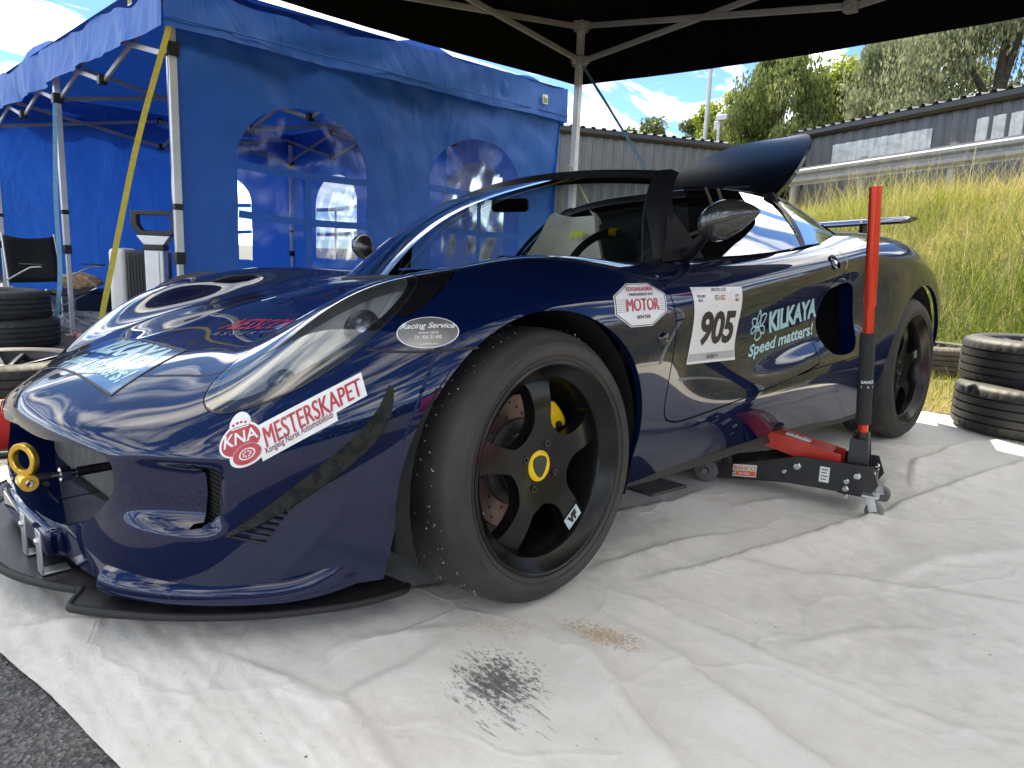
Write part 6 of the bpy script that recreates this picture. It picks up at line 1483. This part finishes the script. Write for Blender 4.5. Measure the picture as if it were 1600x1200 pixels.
# handle socket, springs and handle
hb, ht = J(JL*.98, .006, .12), None
hb_w = Vector((A.x, A.y, 0))+hb; tip = Vector((1.135, -1.0, .955))-Vector((A.x, A.y, 0)); hd = (tip-hb).normalized()
for s_ in (-1, 1):
    mb = MB(); b0 = hb+sx*s_*.036; mb.add([b0-ax*.035+Vector((0, 0, -.03)), b0+ax*.03+Vector((0, 0, -.03)), b0+hd*.10+ax*.02-sx*s_*.012, b0+hd*.10-ax*.03-sx*s_*.012, b0-ax*.035+Vector((0, 0, -.03))+sx*s_*.006, b0+ax*.03+Vector((0, 0, -.03))+sx*s_*.006, b0+hd*.10+ax*.02-sx*s_*.006, b0+hd*.10-ax*.03-sx*s_*.006], [(0, 1, 2, 3), (7, 6, 5, 4), (0, 4, 5, 1), (1, 5, 6, 2), (2, 6, 7, 3), (3, 7, 4, 0)]); mb.build('handle_yoke', M['jack_black'], jack)
    mb = MB(); sp = [hb+sx*s_*.055+ax*.035+Vector((.010*math.cos(a), .010*math.sin(a), -.05+.012*a/6.28)) for a in np.linspace(0, 6.28*5, 60)]; mb.tube(sp, .0022, 6); mb.build('return_spring', M['steel'], jack, 60)
mb = MB(); mb.tube([hb, hb+hd*.12], .021, 16); mb.build('handle_socket', M['jack_black'], jack, 40)
Lh = (tip-hb).length
hdl = empty('handle'); hdl.parent = jack
mb = MB(); mb.tube([hb+hd*.06, hb+hd*.50], .0145, 20); mb.tube([hb+hd*.50, hb+hd*.503, hb+hd*(.645)], [.0165, .0175, .0175], 20); mb.build('lower_tube', M['red_alu'], hdl, 40)
mb = MB(); mb.tube([hb+hd*.646, hb+hd*Lh], .0168, 20); mb.build('upper_tube', M['red_alu'], hdl, 40)
mb = MB(); mb.tube([hb+hd*.145, hb+hd*.15, hb+hd*.415, hb+hd*.42], [.020, .0215, .0215, .020], 24); fg = mb.build('foam_grip', M['foam'], hdl, 40)
V_, F_ = text_pts('BAHCO', .012, .0003); cdir = Vector((-.75, -.66, 0)); rx_ = hd.cross(cdir).normalized(); c_ = hb+hd*.275; mb = MB()
mb.add([c_+hd*y+(cdir*math.cos(x/.0219)+rx_*-math.sin(x/.0219)*-1)*.0219 for x, y in V_], F_); mb.add([c_+hd*y+(cdir*math.cos(x/.0219)+rx_*math.sin(x/.0219))*.0219 for x, y in ((-.02, -.018), (0, -.018), (.02, -.018), (.02, -.011), (0, -.011), (-.02, -.011))], [(0, 1, 4, 5), (1, 2, 3, 4)]); mb.build('grip_lettering', M['label_white'], fg)

# ---- loose tyres and wheels
M['tread'] = noisy('road_tyre_rubber', (.018, .018, .019), (.03, .03, .031), 12, .6, bs=.15)
M['dusty_tread'] = noisy('dusty_road_tyre_rubber', (.07, .06, .052), (.14, .12, .10), 7, .85, bs=.2); M['rim_grey'] = noisy('dark_grey_wheel', (.018, .018, .02), (.035, .035, .037), 10, .3, .6); M['rim_silver'] = noisy('machined_wheel', (.32, .33, .35), (.45, .46, .48), 10, .25, .9)
def tyre_prof(R, wd, rb, grooves):
    h = wd/2; pr = [(rb, -h+.02), (rb+.012, -h+.004), (rb+.04, -h-.006), (R-.03, -h+.002), (R-.012, -h+.012)]
    zs3 = np.linspace(-h+.02, h-.02, 200); pts = [(R-.006+.006*math.cos(z/h*1.2), z) for z in zs3]
    gset = [(-h+wd*g) for g in grooves]; out_ = []
    edges = [-h+.02]
    for g in gset: out_ += [(R-.004+.004*math.cos(g/h*1.2), g-.0045), (R-.012, g-.0035), (R-.012, g+.0035), (R-.004+.004*math.cos(g/h*1.2), g+.0045)]
    body = [(R-.004, -h+.022)]+out_+[(R-.004, h-.022)]
    return pr+body+[(r, -z) for r, z in reversed(pr)]
def loose_tyre(name, loc, R, wd, rb, label, m='tread', rim=None, rot=0, sip=44, group=None, tilt=(0, 0)):
    root = empty(name, loc, rot, label, 'tyre' if not rim else 'wheel', group); root.rotation_euler = (tilt[0], tilt[1], rot)
    pr = tyre_prof(R, wd, rb, (.24, .41, .59, .76)); h = wd/2; N_ = 176; k0 = len(pr)
    def fr(i, j, r):
        if (i in (4, 5) or i in (k0-5, k0-6)) and (j % 4 == 0): return r-.006
        return r
    mb = MB(); mb.lathe([(r, z+h) for r, z in pr], N_, None, False, fr); mb.lathe([(rb, .02), (rb-.002, h), (rb, wd-.02)], 64); mb.build('tyre', M[m], root, 38)
    if rim:
        mb = MB(); mb.lathe([(rb+.004, .012), (rb+.003, wd-.014), (rb+.006, wd-.006), (rb-.004, wd-.004), (rb-.012, wd-.02), (rb-.02, wd-.05), (rb-.03, .03)], 64); mb.build('rim', M[rim], root, 40)
        for k in range(10):
            a = 2*math.pi*k/10+(.09 if k % 2 else -.09); mb = MB(); mb.bar((.03*math.cos(a), .03*math.sin(a), wd-.055), ((rb-.008)*math.cos(a), (rb-.008)*math.sin(a), wd-.022), .020, .02); mb.build('spoke', M[rim], root, bevel=.004)
        mb = MB(); mb.lathe([(.07, wd-.09), (.066, wd-.045), (.05, wd-.04), (.03, wd-.05), (.001, wd-.05)], 36); mb.build('hub', M[rim], root, 40)
    return root
SG = 'loose tyres stacked beside the car'
loose_tyre('tyre_wheel', (2.95, -1.19, .012), .325, .215, .212, 'bottom tyre of the two-tyre stack on the sheet edge by the bank', group=SG, rot=.3)
loose_tyre('tyre_wheel', (3.035, -1.17, .218), .318, .212, .212, 'upper wheel of the two-tyre stack on the sheet edge by the bank', rim='rim_grey', group=SG, rot=1.1)
loose_tyre('tyre_wheel', (4.73, -.30, .01), .30, .20, .20, 'brown dusty tyre lying in dry grass behind the rear wheel', 'dusty_tread', rim='rim_grey', rot=.2, group=SG)
loose_tyre('tyre_wheel', (4.75, -1.02, .01), .30, .21, .20, 'black tyre half hidden behind the stack by the bank', rim='rim_grey', rot=.9, group=SG)
loose_tyre('tyre_wheel', (-.055, 3.99, .004), .325, .185, .212, 'bottom tyre of the stack in front of the folding chair', rot=.5, group=SG)
loose_tyre('tyre_wheel', (-.085, 4.02, .184), .318, .182, .212, 'top tyre of the stack in front of the folding chair', rot=.8, group=SG)
loose_tyre('tyre_wheel', (-.43, 1.93, .004), .315, .205, .235, 'single wheel lying flat on the asphalt beyond the nose', rim='rim_grey', rot=.35, group=SG)
loose_tyre('tyre_wheel', (.15, 5.3, .004), .31, .20, .21, 'tyre lying under the tent behind the folding chair', rot=.1, group=SG)

# ---- folding camp chair
M['chair_cloth'] = noisy('black_chair_canvas', (.018, .018, .019), (.03, .03, .032), 30, .85, bs=.15); M['chair_tube'] = M['alu']
ch = empty('camp_chair', (.40, 4.62, 0), .45, 'black canvas folding camp chair behind the tyre stack', 'chair')
def bent(w_, h_, sag, n=9):
    return [(w_*(i/(n-1)-.5), sag*math.sin(math.pi*i/(n-1)), 0) for i in range(n)]
V_ = []
for j in range(9):
    t = j/8
    for i in range(9): u = i/8; V_.append((-.24+.48*u, .20+.05*t+.045*math.sin(math.pi*u)*math.sin(math.pi*(.15+.8*t)), .47+.44*t-.03*math.sin(math.pi*u)*(t > .9)))
pymesh('backrest', V_, grid_faces(9, 9), M['chair_cloth'], ch, True).modifiers.new('s', 'SOLIDIFY').thickness = .006
V_ = []
for j in range(9):
    for i in range(9): u, t = i/8, j/8; V_.append((-.25+.5*u, -.22+.44*t, .42-.05*math.sin(math.pi*u)-.02*t))
pymesh('seat', V_, grid_faces(9, 9), M['chair_cloth'], ch, True).modifiers.new('s', 'SOLIDIFY').thickness = .006
for (a, b) in (((-.27, -.25, 0), (.25, .22, .45)), ((.27, -.25, 0), (-.25, .22, .45)), ((-.27, .25, 0), (.25, -.22, .43)), ((.27, .25, 0), (-.25, -.22, .43))):
    mb = MB(); mb.tube([a, b], .009, 8); mb.build('leg', M['chair_tube'], ch, 60)
for s_ in (-1, 1):
    mb = MB(); mb.tube([(s_*.25, .22, .05), (s_*.25, .21, .5), (s_*.245, .255, .93)], .009, 8); mb.build('back_post', M['chair_tube'], ch, 60)
    mb = MB(); mb.tube([(s_*.26, .2, .50), (s_*.28, .05, .56), (s_*.29, -.12, .63), (s_*.29, -.24, .64)], .008, 8); mb.build('arm_tube', M['chair_tube'], ch, 60)
    mb = MB(); mb.box((s_*.29, -.14, .655), (.05, .26, .012)); mb.build('armrest', M['chair_cloth'], ch, bevel=.005)

ch.scale = (.86, .86, .80)
# ---- white dehumidifier and the trolley handle inside the tent
M['white_plastic'] = noisy('white_plastic', (.70, .70, .68), (.76, .76, .74), 10, .4); M['grille_grey'] = mat('dark_grille_plastic', (.03, .031, .034), .5)
dh = empty('dehumidifier', (.58, 3.42, 0), -2.1, 'white dehumidifier with a black ribbed grille under the blue tent', 'dehumidifier')
mb = MB(); mb.box((0, -.05, .36), (.34, .10, .62)); mb.build('white_shell', M['white_plastic'], dh, bevel=.03, seg=4)
mb = MB(); mb.box((0, .11, .36), (.33, .21, .60)); gb = mb.build('grille_body', M['grille_grey'], dh, bevel=.012)
for s_ in (-1, 1):
    for k in range(11):
        mb = MB(); mb.box((s_*.168, .02+.018*k, .40), (.008, .006, .46)); mb.build('grille_slat', M['grille_grey'], dh)
for (x, y) in ((-.13, -.05), (.13, -.05), (-.13, .17), (.13, .17)):
    mb = MB(); mb.tube([(x, y-.02, .03), (x, y+.02, .03)], .03, 14); mb.build('castor', M['black_fitting'], dh, 40)
tr = empty('tool_trolley', (.56, 2.92, 0), -.75, 'silver trolley column with a black loop handle beside the dehumidifier', 'trolley')
mb = MB(); mb.box((0, 0, .36), (.115, .07, .62)); mb.build('column', M['white_alu'], tr, bevel=.008)
mb = MB(); mb.box((.028, -.037, .37), (.006, .006, .58)); mb.build('column_rail', M['white_plastic'], tr)
mb = MB(); mb.box((0, 0, .685), (.125, .08, .03)); mb.build('collar', M['black_fitting'], tr, bevel=.004)
mb = MB(); mb.add([Vector((x*wd_, y, z)) for z, wd_ in ((.70, .058), (.755, .10)) for x, y in ((-1, -.035), (1, -.035), (1, .035), (-1, .035))], [(0, 1, 2, 3), (7, 6, 5, 4), (0, 4, 5, 1), (1, 5, 6, 2), (2, 6, 7, 3), (3, 7, 4, 0)]); mb.build('neck', M['white_alu'], tr, bevel=.004)
mb = MB(); op = [(-.135, .90), (.135, .905), (.14, .80), (.105, .755), (-.09, .755), (-.135, .81)]; ip = [(-.095, .875), (.098, .878), (.10, .80), (.082, .785), (-.07, .785), (-.095, .82)]
V_ = [Vector((x, y, z)) for y in (-.026, .026) for x, z in op+ip]; F_ = []
for i in range(6):
    j = (i+1) % 6; F_ += [(i, 6+i, 6+j, j), (12+j, 18+j, 18+i, 12+i), (i, j, 12+j, 12+i), (6+j, 6+i, 18+i, 18+j)]
mb.add(V_, F_); mb.build('loop_handle', M['black_fitting'], tr, bevel=.006)
mb = MB(); mb.box((0, 0, .03), (.34, .3, .05)); mb.build('base', M['black_fitting'], tr, bevel=.01)

# ---- small clutter under the tent
M['clear_plastic'] = mat('clear_plastic', (.7, .75, .78), .15, 0, Alpha=.45); M['red_label'] = mat('red_bottle_label', (.5, .02, .03), .4); M['kraft'] = noisy('brown_paper', (.36, .22, .12), (.55, .38, .24), 14, .8); M['crate_dark'] = noisy('dark_crate_plastic', (.01, .025, .05), (.015, .035, .07), 10, .5); M['yellow_bag'] = noisy('yellow_green_bag', (.55, .45, .03), (.22, .35, .05), 9, .5)
def bottle(loc, h_, m_label, label, lying=False):
    root = empty('drink_bottle', loc, 0, label, 'bottle')
    k = h_/.24; pr = [(.001, 0), (.03*k, 0), (.033*k, .01*k), (.033*k, .14*k), (.026*k, .175*k), (.013*k, .205*k), (.013*k, .222*k)]
    mt = Matrix.Rotation(math.pi/2, 4, 'X') if lying else None; up = Vector((0, 0, .033*k)) if lying else Vector()
    mb = MB(); mb.lathe(pr, 20, (Matrix.Translation(up) @ mt) if lying else None); mb.build('bottle_body', M['clear_plastic'], root, 50)
    mb = MB(); mb.lathe([(.0337*k, .05*k), (.0337*k, .12*k)], 20, (Matrix.Translation(up) @ mt) if lying else None); mb.build('bottle_label', m_label, root)
    mb = MB(); mb.lathe([(.015*k, .218*k), (.015*k, .238*k), (.001, .238*k)], 16, (Matrix.Translation(up) @ mt) if lying else None); mb.build('bottle_cap', M['white_plastic'], root, 40)
bottle((.56, 3.22, 0), .30, M['clear_plastic'], 'clear water bottle standing in front of the dehumidifier')
bottle((.40, 4.10, 0), .24, M['red_label'], 'bottle with red label lying by the middle tent leg', True)
bottle((.60, 5.3, 0), .24, M['yellow_bag'], 'clear bottle with yellow label near the plastic wrap', True)
cr_o = empty('storage_crate', (.80, 5.35, 0), .4, 'dark blue crate with a paper bag on it under the tent', 'crate')
mb = MB(); mb.box((0, 0, .14), (.42, .32, .26)); mb.build('crate_body', M['crate_dark'], cr_o, bevel=.015)
mb = MB(); mb.box((0, 0, .275), (.44, .34, .02)); mb.build('crate_rim', M['crate_dark'], cr_o, bevel=.006)
def crumple(name, loc, size, m, label, cat, seed, amp=.25):
    r = random.Random(seed); bm = bmesh.new(); bmesh.ops.create_icosphere(bm, subdivisions=4, radius=1)
    co = np.array([v.co for v in bm.verts]); dd = 1+amp*sines(co[:, 0]*1.5+co[:, 2], co[:, 1]*1.5-co[:, 2]*.6, seed, 2.4, 7)+.10*np.abs(sines(co[:, 0]*4, co[:, 1]*4+co[:, 2]*3, seed+3, 2.5, 6))
    for v, q in zip(bm.verts, dd): v.co = Vector((v.co.x*size[0]*q, v.co.y*size[1]*q, max(-.98, v.co.z*q)*size[2]+size[2]))
    o = bm_obj(name, bm, m, None, 40); o.location = loc; tag(o, label, cat); return o
crumple('paper_bag', (.78, 5.33, .285), (.15, .11, .07), M['kraft'], 'crumpled brown paper bag on the dark blue crate', 'bag', 3)
M['film'] = mat('crumpled_clear_film', (.6, .63, .66), .2, 0, Alpha=.4)
crumple('plastic_wrap', (.62, 4.75, .0), (.26, .34, .06), M['film'], 'crumpled clear plastic wrap on the asphalt under the tent', 'plastic wrap', 8, .35)
crumple('snack_bag', (1.02, 3.12, .0), (.16, .12, .13), M['yellow_bag'], 'yellow and green bag by the tent corner leg', 'bag', 12, .2)
sb_ = crumple('snack_bag', (1.05, 3.15, .26), (.14, .1, .05), M['yellow_bag'], 'yellow packet lying on the bag by the tent corner', 'bag', 14, .2)
# ---- red and white marker board at the edge of the sheet and a cable
M['marker_red'] = mat('marker_red', (.55, .02, .02), .5); M['marker_white'] = mat('marker_white', (.75, .75, .74), .5)
mk = empty('marker_board', (-.70, 1.14, 0), .2, 'red and white striped marker board lying by the sheet edge', 'marker')
for k in range(5):
    mb = MB(); a = -.16+.075*k; mb.add([Vector((a, -.01, .0)), Vector((a+.075, -.01, .0)), Vector((a+.075+.05, -.01, .17)), Vector((a+.05, -.01, .17)), Vector((a, .01, .0)), Vector((a+.075, .01, .0)), Vector((a+.075+.05, .01, .17)), Vector((a+.05, .01, .17))], [(0, 1, 2, 3), (7, 6, 5, 4), (0, 4, 5, 1), (1, 5, 6, 2), (2, 6, 7, 3), (3, 7, 4, 0)]); mb.build('stripe', M['marker_red'] if k % 2 else M['marker_white'], mk)
mb = MB(); mb.tube([Vector(p) for p in catmull([(-.75, 1.08, .012), (-.55, 1.02, .012), (-.40, 1.05, .012), (-.1, 1.0, .012), (.3, 1.1, .012)], 6)], .011, 8); tag(mb.build('power_cable', M['tread'], None, 60), 'thick dark cable lying along the far edge of the sheet', 'cable')

# ---- white van beyond the tent with a dark car in front of it
M['van_white'] = mat('van_white_paint', (.78, .78, .77), .25, 0, Coat_Weight=.6); M['car_navy'] = mat('dark_car_paint', (.012, .014, .03), .2, 0, Coat_Weight=1.0)
vn = empty('parked_van', (-.35, 10.2, 0), 0, 'white van parked behind the open side of the blue tent', 'van')
def side_body(name, prof, hw_, m, parent, inset=.12, bev=.05):
    n = len(prof); V_ = []
    for (y, k) in ((-hw_, .0), (-hw_+.0, 0), (hw_, 0)): pass
    zmx = max(z for _, z in prof); V_ = [Vector((x, s*(hw_-inset*max(0, (z-.95)/(zmx-.95))), z)) for s in (-1, 1) for x, z in prof]
    mb = MB(); mb.add(V_, [tuple(range(n)), tuple(range(2*n-1, n-1, -1))]+[(i, n+i, n+(i+1) % n, (i+1) % n) for i in range(n)]); return mb.build(name, m, parent, 40, bevel=bev, seg=3)
side_body('body', [(-1.6, .32), (1.55, .32), (1.6, .9), (1.55, 1.85), (1.35, 2.05), (-1.3, 2.05), (-1.55, 1.7), (-1.62, .9)], .92, M['van_white'], vn)
mb = MB(); mb.add([Vector(p) for p in ((.35, -.875, 1.2), (1.2, -.875, 1.2), (1.12, -.835, 1.72), (.42, -.835, 1.72))], [(0, 1, 2, 3)]); mb.build('side_window', M['dark_glass'], vn)
mb = MB(); mb.add([Vector(p) for p in ((-1.1, -.875, 1.2), (.2, -.875, 1.2), (.2, -.835, 1.72), (-1.05, -.835, 1.72))], [(0, 1, 2, 3)]); mb.build('side_window', M['dark_glass'], vn)
for x in (-1.0, 1.0):
    mb = MB(); mb.tube([(x, -.95, .32), (x, -.75, .32)], .32, 28); mb.build('wheel', M['tread'], vn, 40)
    mb = MB(); mb.tube([(x, .75, .32), (x, .95, .32)], .32, 28); mb.build('wheel', M['tread'], vn, 40)
dc = empty('parked_car', (-1.25, 7.4, 0), .15, 'dark blue car with raised bonnet in front of the white van', 'car')
side_body('body', [(-1.9, .25), (1.75, .25), (1.8, .55), (1.7, .72), (.75, .82), (.15, 1.22), (-1.2, 1.24), (-1.8, .9), (-1.95, .6)], .80, M['car_navy'], dc, .18, .08)
mb = MB(); V_ = [Vector((x, y, z)) for x, z in ((.78, .86), (1.15, 1.12), (1.48, 1.28)) for y in (-.62, 0, .62)]; mb.add(V_, grid_faces(3, 3)); o = mb.build('raised_bonnet', M['car_navy'], dc, True); o.modifiers.new('s', 'SOLIDIFY').thickness = .03
mb = MB(); mb.add([Vector(p) for p in ((.2, -.70, .88), (.62, -.72, .86), (.12, -.62, 1.16), (-.5, -.62, 1.18), (-.6, -.70, .9))], [(0, 1, 2, 3, 4)]); mb.build('side_window', M['dark_glass'], dc)
for x in (-1.2, 1.2):
    for y in (-.72, .72):
        mb = MB(); mb.tube([(x, y-.1, .3), (x, y+.1, .3)], .3, 28); mb.build('wheel', M['tread'], dc, 40)
# ================================================================== what stands behind the camera, seen in the paintwork
M['red_paint'] = mat('red_car_paint', (.45, .012, .018), .3, 0, Coat_Weight=1.0, Coat_Roughness=.02)
rc = empty('parked_car', (1.9, -5.3, 0), math.pi*.97, 'red sports car standing opposite, mirrored in the blue paint', 'car')
for o in [clam, rclam]+[q for q in car.children if q.name.split('.')[0] in ('door', 'sill', 'roll_hoop', 'windscreen')]:
    c = o.copy(); COL.objects.link(c); c.parent = rc
    if c.material_slots and c.material_slots[0].material == M['paint']: c.material_slots[0].link = 'OBJECT'; c.material_slots[0].material = M['red_paint']
for q in (wf, wf2, wr, wr2):
    c = copy_tree(q, rc)
tl_r = np.random.default_rng(5); n = 16000
px = tl_r.uniform(-70, 70, n); hgt = 5+3*sines(px, px*.3, 77, .22, 6); P = np.stack([px, -48+tl_r.normal(0, 2, n), np.abs(hgt)*tl_r.uniform(0, 1, n)**.7], -1)
u = tl_r.normal(size=(n, 3))*.55; v = tl_r.normal(size=(n, 3))*.55
V = np.stack([P-u, P+v, P+u, P-v], 1).reshape(-1, 3); me = bpy.data.meshes.new('far_woodland'); me.from_pydata(V.tolist(), [], np.arange(n*4).reshape(-1, 4).tolist())
at_ = me.attributes.new('tint', 'FLOAT', 'POINT'); at_.data.foreach_set('value', np.repeat(tl_r.uniform(0, .8, n), 4).astype(np.float32))
tag(link_mesh('far_woodland', me, LEAF['green']), 'far dark green woodland mirrored in the car door', 'woodland', kind='stuff')
M['field'] = noisy('green_field', (.05, .09, .02), (.10, .13, .035), 1.2, .95)
tag(pymesh('field', [(-90, -60, .01), (90, -60, .01), (90, -14, .01), (-90, -14, .01)], [(0, 1, 2, 3)], M['field']), kind='structure')
